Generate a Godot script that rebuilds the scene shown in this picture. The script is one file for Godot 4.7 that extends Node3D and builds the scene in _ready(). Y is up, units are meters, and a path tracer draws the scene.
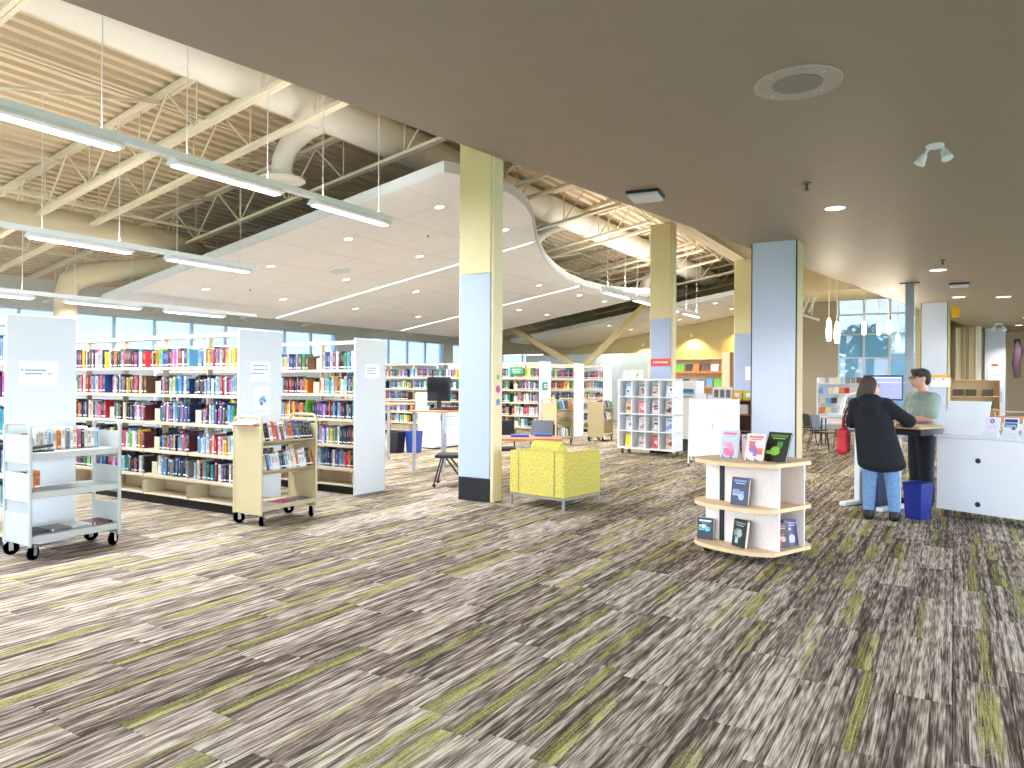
extends Node3D

# ---------------------------------------------------------------- mesh builder
class MB:
	var v := PackedVector3Array()
	var n := PackedVector3Array()
	var uv := PackedVector2Array()
	var c := PackedColorArray()
	var xf := Transform3D()
	var col := Color.WHITE

	func put(p, nn, t):
		v.append(xf * p)
		n.append((xf.basis * nn).normalized())
		uv.append(t)
		c.append(col)

	func tri(a, b, d, na, nb, nd, ta = Vector2.ZERO, tb = Vector2.ZERO, td = Vector2.ZERO):
		put(a, na, ta)
		if (b - a).cross(d - a).dot(na + nb + nd) > 0.0:   # front faces run clockwise
			put(d, nd, td)
			put(b, nb, tb)
		else:
			put(b, nb, tb)
			put(d, nd, td)

	func quad(a, b, d, e, nn, uvs = [Vector2(0, 0), Vector2(1, 0), Vector2(1, 1), Vector2(0, 1)]):
		tri(a, b, d, nn, nn, nn, uvs[0], uvs[1], uvs[2])
		tri(a, d, e, nn, nn, nn, uvs[0], uvs[2], uvs[3])

	func quadn(a, b, d, e, na, nb, nd, ne):
		tri(a, b, d, na, nb, nd, Vector2(0, 0), Vector2(1, 0), Vector2(1, 1))
		tri(a, d, e, na, nd, ne, Vector2(0, 0), Vector2(1, 1), Vector2(0, 1))

	# box round a centre; b > 0 chamfers every edge
	func box(ctr, size, b = 0.0):
		var h = size * 0.5
		b = minf(b, minf(h.x, minf(h.y, h.z)) * 0.9)
		var ax = [Vector3.RIGHT, Vector3.UP, Vector3.BACK]
		for i in 3:
			var j = (i + 1) % 3
			var k = (i + 2) % 3
			for s in [-1.0, 1.0]:
				var o = ctr + ax[i] * (s * h[i])
				var u = ax[j] * (h[j] - b)
				var w = ax[k] * (h[k] - b)
				quad(o - u + w, o + u + w, o + u - w, o - u - w, ax[i] * s)
		if b <= 0.0:
			return
		for i in 3:
			var j = (i + 1) % 3
			var k = (i + 2) % 3
			for s in [-1.0, 1.0]:
				for t in [-1.0, 1.0]:
					var e1 = ctr + ax[j] * (s * h[j]) + ax[k] * (t * (h[k] - b))
					var e2 = ctr + ax[j] * (s * (h[j] - b)) + ax[k] * (t * h[k])
					var l = ax[i] * (h[i] - b)
					quad(e1 - l, e1 + l, e2 + l, e2 - l, (ax[j] * s + ax[k] * t).normalized())
		for sx in [-1.0, 1.0]:
			for sy in [-1.0, 1.0]:
				for sz in [-1.0, 1.0]:
					var q = Vector3(sx, sy, sz)
					var g = h - Vector3(b, b, b)
					var p1 = ctr + Vector3(sx * h.x, sy * g.y, sz * g.z)
					var p2 = ctr + Vector3(sx * g.x, sy * h.y, sz * g.z)
					var p3 = ctr + Vector3(sx * g.x, sy * g.y, sz * h.z)
					var nn = q.normalized()
					tri(p1, p2, p3, nn, nn, nn)

	func frame_of(d):
		var z = d.normalized()
		var r = Vector3.UP if absf(z.y) < 0.9 else Vector3.RIGHT
		var x = r.cross(z).normalized()
		return [x, z.cross(x), z]

	func cone(a, b, ra, rb, seg = 12, caps = true):
		var f = frame_of(b - a)
		var sl = (ra - rb) / maxf((b - a).length(), 0.0001)
		for i in seg:
			var t0 = TAU * i / seg
			var t1 = TAU * (i + 1) / seg
			var d0 = f[0] * cos(t0) + f[1] * sin(t0)
			var d1 = f[0] * cos(t1) + f[1] * sin(t1)
			var n0 = (d0 + f[2] * sl).normalized()
			var n1 = (d1 + f[2] * sl).normalized()
			quadn(a + d0 * ra, a + d1 * ra, b + d1 * rb, b + d0 * rb, n0, n1, n1, n0)
			if caps:
				if ra > 0.0:
					tri(a, a + d0 * ra, a + d1 * ra, -f[2], -f[2], -f[2])
				if rb > 0.0:
					tri(b, b + d0 * rb, b + d1 * rb, f[2], f[2], f[2])

	func cyl(a, b, r, seg = 12, caps = true):
		cone(a, b, r, r, seg, caps)

	# round tube along points
	func tube(pts, r, seg = 8):
		var rings = []
		var prev = null
		for i in pts.size():
			var d = (pts[mini(i + 1, pts.size() - 1)] - pts[maxi(i - 1, 0)]).normalized()
			var x
			if prev == null:
				x = frame_of(d)[0]
			else:
				x = (prev - d * prev.dot(d)).normalized()
			prev = x
			var y = d.cross(x)
			var rr = r[i] if r is Array else r
			var ring = []
			for k in seg:
				var t = TAU * k / seg
				var q = x * cos(t) + y * sin(t)
				ring.append([pts[i] + q * rr, q])
			rings.append(ring)
		for i in pts.size() - 1:
			for k in seg:
				var k2 = (k + 1) % seg
				var A = rings[i][k]
				var B = rings[i][k2]
				var C = rings[i + 1][k2]
				var D = rings[i + 1][k]
				quadn(A[0], B[0], C[0], D[0], A[1], B[1], C[1], D[1])
		for e in [0, pts.size() - 1]:
			var nn = (pts[0] - pts[1]).normalized() if e == 0 else (pts[e] - pts[e - 1]).normalized()
			for k in seg:
				tri(pts[e], rings[e][k][0], rings[e][(k + 1) % seg][0], nn, nn, nn)

	# profile of (radius, height) turned round the y axis at ctr
	func lathe(prof, seg = 20, ctr = Vector3.ZERO, sx = 1.0, sz = 1.0):
		for i in prof.size() - 1:
			var p = prof[i]
			var q = prof[i + 1]
			var d = (q - p)
			var pn = Vector2(d.y, -d.x).normalized()
			for k in seg:
				var t0 = TAU * k / seg
				var t1 = TAU * (k + 1) / seg
				var d0 = Vector3(cos(t0) * sx, 0, sin(t0) * sz)
				var d1 = Vector3(cos(t1) * sx, 0, sin(t1) * sz)
				var n0 = Vector3(cos(t0) * pn.x, pn.y, sin(t0) * pn.x)
				var n1 = Vector3(cos(t1) * pn.x, pn.y, sin(t1) * pn.x)
				quadn(ctr + d0 * p.x + Vector3.UP * p.y, ctr + d1 * p.x + Vector3.UP * p.y, ctr + d1 * q.x + Vector3.UP * q.y, ctr + d0 * q.x + Vector3.UP * q.y, n0, n1, n1, n0)

	# flat polygon (x, z) given thickness between y0 and y1; fy bends it: y += fy * x
	func prism(poly, y0, y1, fy = 0.0):
		var ix = Geometry2D.triangulate_polygon(poly)
		for s in [0, 1]:
			var y = y1 if s == 1 else y0
			var nn = (Vector3(-fy, 1, 0).normalized()) * (1.0 if s == 1 else -1.0)
			for i in range(0, ix.size(), 3):
				var q = []
				for k in 3:
					var p = poly[ix[i + k]]
					q.append(Vector3(p.x, y + fy * p.x, p.y))
				tri(q[0], q[1], q[2], nn, nn, nn, poly[ix[i]], poly[ix[i + 1]], poly[ix[i + 2]])
		side(poly, y0, y1, fy)

	func side(poly, y0, y1, fy = 0.0, only = []):
		var cw = Geometry2D.is_polygon_clockwise(poly)
		for i in poly.size():
			var p = poly[i]
			var q = poly[(i + 1) % poly.size()]
			var d = (q - p).normalized()
			var nn = Vector3(d.y, 0, -d.x) * (-1.0 if cw else 1.0)
			quad(Vector3(p.x, y0 + fy * p.x, p.y), Vector3(q.x, y0 + fy * q.x, q.y), Vector3(q.x, y1 + fy * q.x, q.y), Vector3(p.x, y1 + fy * p.x, p.y), nn)

	func mesh(into = null):
		var m = into if into else ArrayMesh.new()
		var a = []
		a.resize(Mesh.ARRAY_MAX)
		a[Mesh.ARRAY_VERTEX] = v
		a[Mesh.ARRAY_NORMAL] = n
		a[Mesh.ARRAY_TEX_UV] = uv
		a[Mesh.ARRAY_COLOR] = c
		m.add_surface_from_arrays(Mesh.PRIMITIVE_TRIANGLES, a)
		return m

# ---------------------------------------------------------------- scene helpers
var rng := RandomNumberGenerator.new()
var M := {}
var shapes := {}
var taken := {}

func hexmat(key, hex, rough = 0.6, metal = 0.0):
	if M.has(key):
		return M[key]
	var m := StandardMaterial3D.new()
	m.albedo_color = Color(hex)
	m.roughness = rough
	m.metallic = metal
	m.resource_name = key
	M[key] = m
	return m

func glow(key, hex, energy):
	var m = hexmat(key, hex, 0.5)
	m.emission_enabled = true
	m.emission = Color(hex)
	m.emission_energy_multiplier = energy
	return m

# speckled or streaked surface colour from noise, between two colours
func noisy(key, a, b, freq, rough, scale = Vector3.ONE, type = FastNoiseLite.TYPE_SIMPLEX_SMOOTH, size = 256):
	if M.has(key):
		return M[key]
	var t := NoiseTexture2D.new()
	var f := FastNoiseLite.new()
	f.noise_type = type
	f.seed = key.hash() % 1000
	f.frequency = freq
	f.fractal_octaves = 4
	t.noise = f
	t.width = size
	t.height = size
	t.seamless = true
	var g := Gradient.new()
	g.set_color(0, Color(a))
	g.set_color(1, Color(b))
	t.color_ramp = g
	var m := StandardMaterial3D.new()
	m.albedo_texture = t
	m.roughness = rough
	m.uv1_triplanar = true
	m.uv1_scale = scale
	m.resource_name = key
	M[key] = m
	return m

func numbered(called):
	if not taken.has(called):
		taken[called] = 0
		return called
	taken[called] += 1
	return "%s_%03d" % [called, taken[called]]

func inst(called, mesh, mat, parent):
	var o := MeshInstance3D.new()
	o.mesh = mesh
	if mat:
		o.material_override = mat
	if parent == self:
		o.name = numbered(called)
	else:
		o.name = called
	parent.add_child(o, true)
	return o

func build(called, mb, mat, parent = self):
	return inst(called, mb.mesh(), mat, parent)

func tag(o, label, category = "", group = "", kind = ""):
	o.set_meta("label", label)
	if category:
		o.set_meta("category", category)
	if group:
		o.set_meta("group", group)
	if kind:
		o.set_meta("kind", kind)
	return o

func structure(o, label = ""):
	o.set_meta("kind", "structure")
	if label:
		o.set_meta("label", label)
	return o

func thing(called, label, category, at = Vector3.ZERO, turn = 0.0, group = ""):
	var o := Node3D.new()
	o.name = numbered(called)
	add_child(o, true)
	o.position = at
	o.rotation_degrees.y = turn
	return tag(o, label, category, group)

# a chamfered box as a part; alike boxes share a mesh
func bx(called, ctr, size, mat, parent, bevel = 0.004, turn = 0.0):
	var key = [size.snapped(Vector3.ONE * 0.0005), bevel]
	if not shapes.has(key):
		var mb = MB.new()
		mb.box(Vector3.ZERO, size, bevel)
		shapes[key] = mb.mesh()
	var o = inst(called, shapes[key], mat, parent)
	o.position = ctr
	o.rotation_degrees.y = turn
	return o

# a round or square bar between two points, from one shared unit mesh
func rod(called, a, b, r, mat, parent, square = false):
	var key = "rod_square" if square else "rod_round"
	if not shapes.has(key):
		var mb = MB.new()
		if square:
			mb.box(Vector3(0, 0, 0.5), Vector3(2, 2, 1), 0.0)
		else:
			mb.cyl(Vector3.ZERO, Vector3(0, 0, 1), 1.0, 8)
		shapes[key] = mb.mesh()
	var o = inst(called, shapes[key], mat, parent)
	var d = b - a
	var z = d.normalized()
	var up = Vector3.UP if absf(z.y) < 0.95 else Vector3.RIGHT
	var x = up.cross(z).normalized()
	o.transform = Transform3D(Basis(x * r, z.cross(x) * r, d), a)
	return o

func arc(ctr, r, a0, a1, n):
	var out = []
	for i in n + 1:
		var t = lerpf(a0, a1, float(i) / n)
		out.append(ctr + Vector2(cos(t), sin(t)) * r)
	return out

func tex_of(im):
	return ImageTexture.create_from_image(im)

func printed(key, im, rough = 0.5):
	var m := StandardMaterial3D.new()
	m.albedo_texture = tex_of(im)
	m.roughness = rough
	m.resource_name = key
	M[key] = m
	return m

# flat sheet with a print on its +z face, with thickness
func sheet(called, w, h, mat, parent, th = 0.004):
	var mb = MB.new()
	var e = th * 0.5
	mb.quad(Vector3(-w / 2, -h / 2, e), Vector3(w / 2, -h / 2, e), Vector3(w / 2, h / 2, e), Vector3(-w / 2, h / 2, e), Vector3.BACK, [Vector2(0, 1), Vector2(1, 1), Vector2(1, 0), Vector2(0, 0)])
	mb.quad(Vector3(-w / 2, -h / 2, -e), Vector3(w / 2, -h / 2, -e), Vector3(w / 2, h / 2, -e), Vector3(-w / 2, h / 2, -e), Vector3.FORWARD, [Vector2(0.02, 0.02), Vector2(0.03, 0.02), Vector2(0.03, 0.03), Vector2(0.02, 0.03)])
	for s in [[Vector3(-w / 2, -h / 2, 0), Vector3(-w / 2, h / 2, 0), Vector3.LEFT], [Vector3(w / 2, -h / 2, 0), Vector3(w / 2, h / 2, 0), Vector3.RIGHT], [Vector3(-w / 2, h / 2, 0), Vector3(w / 2, h / 2, 0), Vector3.UP], [Vector3(-w / 2, -h / 2, 0), Vector3(w / 2, -h / 2, 0), Vector3.DOWN]]:
		var z = Vector3(0, 0, e)
		mb.quad(s[0] - z, s[1] - z, s[1] + z, s[0] + z, s[2], [Vector2(0.02, 0.02), Vector2(0.03, 0.02), Vector2(0.03, 0.03), Vector2(0.02, 0.03)])
	return build(called, mb, mat, parent)

func text(words, size, mat, parent, called = "lettering"):
	var t := TextMesh.new()
	var f := SystemFont.new()
	f.font_names = PackedStringArray(["Droid Sans"])
	f.font_weight = 700
	t.font = f
	t.text = words
	t.font_size = 48
	t.pixel_size = size / 48.0
	t.depth = 0.003
	return inst(called, t, mat, parent)

# ---------------------------------------------------------------- joined bodies: distance field meshed as surface nets
# each bone: [a, b, radius at a, radius at b] or [centre, radii] for an ellipsoid
func blob(mb, bones, cell, k, near = 1e9):
	var lo = Vector3.INF
	var hi = -Vector3.INF
	for q in bones:
		if q.size() == 2:
			lo = lo.min(q[0] - q[1])
			hi = hi.max(q[0] + q[1])
		else:
			var r = maxf(q[2], q[3]) * Vector3.ONE
			lo = lo.min(q[0] - r).min(q[1] - r)
			hi = hi.max(q[0] + r).max(q[1] + r)
	lo -= Vector3.ONE * (cell * 2 + k * 0.3)
	hi += Vector3.ONE * (cell * 2 + k * 0.3)
	var nx = int((hi.x - lo.x) / cell) + 2
	var ny = int((hi.y - lo.y) / cell) + 2
	var nz = int((hi.z - lo.z) / cell) + 2
	var fld := PackedFloat32Array()
	fld.resize(nx * ny * nz)
	fld.fill(1.0)
	for q in bones:
		var b0
		var b1
		var ell = q.size() == 2
		var pad = Vector3.ONE * (k + cell * 2)
		if ell:
			b0 = q[0] - q[1] - pad
			b1 = q[0] + q[1] + pad
		else:
			var r = maxf(q[2], q[3]) * Vector3.ONE
			b0 = q[0].min(q[1]) - r - pad
			b1 = q[0].max(q[1]) + r + pad
		var i0 = ((b0 - lo) / cell).floor()
		var i1 = ((b1 - lo) / cell).ceil()
		for z in range(maxi(0, int(i0.z)), mini(nz, int(i1.z) + 1)):
			for y in range(maxi(0, int(i0.y)), mini(ny, int(i1.y) + 1)):
				for x in range(maxi(0, int(i0.x)), mini(nx, int(i1.x) + 1)):
					var p = lo + Vector3(x, y, z) * cell
					var d
					if ell:
						var e = (p - q[0]) / q[1]
						var l = e.length()
						d = (l - 1.0) * l / maxf((e / q[1]).length(), 0.001)
					else:
						var ab = q[1] - q[0]
						var t = clampf((p - q[0]).dot(ab) / maxf(ab.length_squared(), 1e-9), 0.0, 1.0)
						d = (p - q[0] - ab * t).length() - lerpf(q[2], q[3], t)
					var id = (z * ny + y) * nx + x
					var a = fld[id]
					var hh = maxf(k - absf(a - d), 0.0) / k
					fld[id] = minf(a, d) - hh * hh * k * 0.25
	var ids := {}
	var pv := []
	var sxy = nx * ny
	var off = [0, 1, nx, nx + 1, sxy, sxy + 1, sxy + nx, sxy + nx + 1]
	var co = [Vector3(0, 0, 0), Vector3(1, 0, 0), Vector3(0, 1, 0), Vector3(1, 1, 0), Vector3(0, 0, 1), Vector3(1, 0, 1), Vector3(0, 1, 1), Vector3(1, 1, 1)]
	var edges = [[0, 1], [2, 3], [4, 5], [6, 7], [0, 2], [1, 3], [4, 6], [5, 7], [0, 4], [1, 5], [2, 6], [3, 7]]
	for z in nz - 1:
		for y in ny - 1:
			for x in nx - 1:
				var id = (z * ny + y) * nx + x
				var neg = 0
				for o in off:
					if fld[id + o] < 0.0:
						neg += 1
				if neg == 0 or neg == 8:
					continue
				var s = Vector3.ZERO
				var cnt = 0
				for e in edges:
					var fa = fld[id + off[e[0]]]
					var fb = fld[id + off[e[1]]]
					if (fa < 0.0) != (fb < 0.0):
						s += co[e[0]].lerp(co[e[1]], fa / (fa - fb))
						cnt += 1
				ids[id] = pv.size()
				pv.append(lo + (Vector3(x, y, z) + s / cnt) * cell)
	var nn = []
	nn.resize(pv.size())
	nn.fill(Vector3.ZERO)
	var quads = []
	for z in range(1, nz - 1):
		for y in range(1, ny - 1):
			for x in range(1, nx - 1):
				var id = (z * ny + y) * nx + x
				var inside = fld[id] < 0.0
				for d in [[1, nx, sxy], [nx, sxy, 1], [sxy, 1, nx]]:
					if inside != (fld[id + d[0]] < 0.0):
						var q = [id, id - d[1], id - d[1] - d[2], id - d[2]]
						if not (ids.has(q[0]) and ids.has(q[1]) and ids.has(q[2]) and ids.has(q[3])):
							continue
						q = [ids[q[0]], ids[q[1]], ids[q[2]], ids[q[3]]]
						if not inside:
							q.reverse()
						quads.append(q)
						var fn = (pv[q[2]] - pv[q[0]]).cross(pv[q[3]] - pv[q[1]])
						for w in q:
							nn[w] += fn
	for q in quads:
		mb.quadn(pv[q[0]], pv[q[1]], pv[q[2]], pv[q[3]], nn[q[0]].normalized(), nn[q[1]].normalized(), nn[q[2]].normalized(), nn[q[3]].normalized())

# ---------------------------------------------------------------- the place: axes follow the bookcases, -z runs down the hall
const SLOPE := 0.16
func roof_y(x):
	return 7.95 + SLOPE * x
func chord_y(x):
	return 7.05 + SLOPE * x
func cloud_y(x):
	return 6.15 + SLOPE * x
func soffit_x(z):
	return -5.92 + (-2.96 - z) * 0.165

func px_of(p):   # used only to choose which carpet planks and books are the nearest in view
	var yaw = deg_to_rad(31.4)
	var q = p - Vector3(0, 1.55, 0)
	var x = cos(yaw) * q.x - sin(yaw) * q.z
	var z = -(sin(yaw) * q.x + cos(yaw) * q.z)
	return Vector3(512 + 725 * x / z, 384 - 725 * q.y / z, z)

func light_area(called, at, size, energy, hex, parent, up = false):
	var l := AreaLight3D.new()
	l.area_size = size
	l.light_color = Color(hex)
	l.light_energy = energy
	l.area_range = 60.0
	l.shadow_enabled = true
	l.name = called
	parent.add_child(l, true)
	l.position = at
	l.rotation_degrees = Vector3(90 if up else -90, 0, 0)
	return l

func light_spot(called, at, towards, angle, energy, hex, parent, size = 0.05):
	var l := SpotLight3D.new()
	l.spot_angle = angle
	l.spot_angle_attenuation = 0.6
	l.spot_range = 60.0
	l.spot_attenuation = 2.0
	l.light_color = Color(hex)
	l.light_energy = energy
	l.light_size = size
	l.shadow_enabled = true
	l.name = called
	parent.add_child(l, true)
	var z = -towards.normalized()
	var x = (Vector3.UP if absf(z.y) < 0.95 else Vector3.RIGHT).cross(z).normalized()
	l.transform = Transform3D(Basis(x, z.cross(x), z), at)
	return l

func light_omni(called, at, energy, hex, parent, size = 0.08):
	var l := OmniLight3D.new()
	l.omni_range = 60.0
	l.omni_attenuation = 2.0
	l.light_color = Color(hex)
	l.light_energy = energy
	l.light_size = size
	l.shadow_enabled = true
	l.name = called
	parent.add_child(l, true)
	l.position = at
	return l

func camera_and_sky():
	var cam := Camera3D.new()
	cam.name = "camera"
	cam.position = Vector3(0, 1.55, 0)
	cam.rotation_degrees = Vector3(0, 31.4, 0.35)
	cam.fov = 2.0 * rad_to_deg(atan(384.0 / 725.0))
	cam.near = 0.05
	cam.far = 400.0
	add_child(cam)
	var e := Environment.new()
	e.background_mode = Environment.BG_SKY
	var s := ProceduralSkyMaterial.new()
	s.sky_top_color = Color("bcd2ee")
	s.sky_horizon_color = Color("e2eaf6")
	s.ground_horizon_color = Color("c4ccc8")
	s.ground_bottom_color = Color("8b8a80")
	s.sky_energy_multiplier = 3.2
	s.ground_energy_multiplier = 1.4
	var sky := Sky.new()
	sky.sky_material = s
	e.sky = sky
	e.tonemap_mode = Environment.TONE_MAPPER_LINEAR
	e.tonemap_exposure = EXPOSURE
	e.sdfgi_enabled = true
	e.ssao_enabled = true
	e.ssil_enabled = true
	var w := WorldEnvironment.new()
	w.name = "world_environment"
	w.environment = e
	add_child(w)

# ---------------------------------------------------------------- carpet planks
const PLANKS := 32
func carpet_material():
	var tw = 96
	var tl = 384
	var cols = 8
	var w = tw * cols
	var h = tl * (PLANKS / cols)
	var data := PackedByteArray()
	data.resize(w * h * 3)
	var fine := FastNoiseLite.new()
	fine.seed = 5
	fine.frequency = 1.0
	fine.fractal_octaves = 2
	var wide := FastNoiseLite.new()
	wide.seed = 9
	wide.frequency = 1.0
	wide.fractal_octaves = 3
	var r := RandomNumberGenerator.new()
	r.seed = 77
	var dark = Color("4a3f35")
	var mid = Color("8f7f70")
	var pale = Color("d6c8b3")
	var lime = Color("c2bd68")
	for k in PLANKS:
		var x0 = (k % cols) * tw
		var y0 = (k / cols) * tl
		var base = r.randf_range(0.26, 0.62)
		var tone := PackedFloat32Array()
		tone.resize(tw)
		var x = 0
		while x < tw:
			var run = r.randi_range(1, 11)
			var t = base + r.randf_range(-0.24, 0.24)
			for i in run:
				if x < tw:
					tone[x] = t
					x += 1
		# lime yarn: one or two strips, of differing width, on about half of the planks
		var strips = []
		if k % 3 != 1:
			var g0 = r.randi_range(2, 60)
			strips.append([g0, g0 + (r.randi_range(24, 38) if k % 2 == 0 else r.randi_range(8, 22)), -0.2 if r.randf() < 0.5 else r.randf_range(0.0, 0.45), 1.2 if r.randf() < 0.6 else r.randf_range(0.55, 0.9), r.randf_range(-0.45, -0.1)])
		if k % 5 == 1:
			var g0 = r.randi_range(4, 84)
			strips.append([g0, g0 + r.randi_range(4, 9), r.randf_range(-0.2, 0.5), r.randf_range(0.6, 1.2), -0.1])
		for y in tl:
			var fy = float(y) / tl
			for xx in tw:
				var n1 = wide.get_noise_2d(x0 * 3 + xx * 0.05, y0 * 2 + y * 0.006 + k * 40)
				var n2 = fine.get_noise_2d(x0 * 5 + xx * 0.34, y0 * 3 + y * 0.0075 + k * 90)
				var n4 = fine.get_noise_2d(x0 * 5 + xx * 0.13 + 700, y0 * 3 + y * 0.012 + k * 50)
				var n3 = fine.get_noise_2d(x0 * 5 + xx * 0.8 + 300, y0 * 3 + y * 0.09)
				var val = tone[xx] + n1 * 0.32 + n2 * 0.46 + n4 * 0.3 + n3 * 0.1
				val = clampf((val - 0.46) * 1.2 + 0.53, 0.0, 1.0)
				var c = dark.lerp(mid, val * 2.0) if val < 0.5 else mid.lerp(pale, val * 2.0 - 1.0)
				for g in strips:
					if xx >= g[0] + n3 * 5.0 and xx <= g[1] + n3 * 5.0 and fy > g[2] + n2 * 0.3 and fy < g[3] + n2 * 0.3:
						if n2 * 0.8 + n1 * 0.6 + n3 * 0.3 > g[4]:
							var gk = clampf(0.8 + n2 * 0.25 + n3 * 0.3 + (tone[xx] - base) * 0.5, 0.4, 1.0)
							c = c.lerp(Color(lime.r * gk, lime.g * gk, lime.b * gk), 0.78)
				var id = ((y0 + y) * w + x0 + xx) * 3
				data[id] = int(c.r * 255)
				data[id + 1] = int(c.g * 255)
				data[id + 2] = int(c.b * 255)
	var im = Image.create_from_data(w, h, false, Image.FORMAT_RGB8, data)
	var m := StandardMaterial3D.new()
	m.albedo_texture = tex_of(im)
	m.roughness = 0.95
	m.metallic_specular = 0.2
	m.resource_name = "carpet"
	return m

func plank_uv(k):
	var cols = 8
	var rows = PLANKS / cols
	var u0 = float(k % cols) / cols + 0.5 / 768.0
	var u1 = float(k % cols + 1) / cols - 0.5 / 768.0
	var v0 = float(k / cols) / rows + 0.5 / 1536.0
	var v1 = float(k / cols + 1) / rows - 0.5 / 1536.0
	return [Vector2(u0, v0), Vector2(u1, v0), Vector2(u1, v1), Vector2(u0, v1)]

func plank_shape(mb, ctr, w, l, k):
	var q = plank_uv(k)
	var hx = w / 2 - 0.0002
	var hz = l / 2 - 0.0006
	var y = 0.0
	var b = -0.008
	var e = 0.0025
	mb.quad(ctr + Vector3(-hx + e, y, -hz + e), ctr + Vector3(hx - e, y, -hz + e), ctr + Vector3(hx - e, y, hz - e), ctr + Vector3(-hx + e, y, hz - e), Vector3.UP, q)
	var corner = [Vector3(-1, 0, -1), Vector3(1, 0, -1), Vector3(1, 0, 1), Vector3(-1, 0, 1)]
	for i in 4:
		var j = (i + 1) % 4
		var a = ctr + Vector3(corner[i].x * (hx - e), y, corner[i].z * (hz - e))
		var d = ctr + Vector3(corner[j].x * (hx - e), y, corner[j].z * (hz - e))
		var a2 = ctr + Vector3(corner[i].x * hx, b, corner[i].z * hz)
		var d2 = ctr + Vector3(corner[j].x * hx, b, corner[j].z * hz)
		var nn = (corner[i] + corner[j]).normalized() + Vector3.UP
		mb.quad(a, d, d2, a2, nn.normalized(), [q[i], q[j], q[j], q[i]])

func floor_and_carpet():
	var mb = MB.new()
	mb.box(Vector3(-7, -0.158, -21), Vector3(31, 0.3, 55), 0.0)
	var fl = structure(build("floor", mb, hexmat("subfloor", "3a332d", 0.95)), "floor of streaked brown, grey and lime carpet planks")
	var mat = carpet_material()
	var pw = 0.25
	var pl = 1.0
	var r := RandomNumberGenerator.new()
	r.seed = 11
	var all = []
	for i in range(-88, 34):
		var off = r.randf()
		for j in range(-48, 7):
			var ctr = Vector3((i + 0.5) * pw, 0, (j + off) * pl)
			if ctr.z > 5.9 or ctr.z < -47.4:
				continue
			var q = px_of(ctr)
			var d = 1e6
			if q.z > 0.5 and q.x > -30 and q.x < 1054 and q.y < 800:
				d = q.z
			all.append([d, ctr, r.randi_range(0, PLANKS - 1), r.randf() < 0.5])
	all.sort_custom(func(a, b): return a[0] < b[0])
	var variants = []
	for k in PLANKS:
		var b = MB.new()
		plank_shape(b, Vector3.ZERO, pw, pl, k)
		variants.append(b.mesh())
	var rest = MB.new()
	for n in all.size():
		var a = all[n]
		if n < 300:
			var o = inst("carpet_plank", variants[a[2]], mat, fl)
			o.position = a[1]
			if a[3]:
				o.rotation.y = PI
		else:
			plank_shape(rest, a[1], pw, pl, a[2])
	var o = build("carpet_planks", rest, mat, fl)
	o.set_meta("kind", "stuff")

# ---------------------------------------------------------------- walls, roof, soffit
func wall_piece(mb, a, b):
	mb.box((a + b) * 0.5, (b - a).abs(), 0.0)

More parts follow.
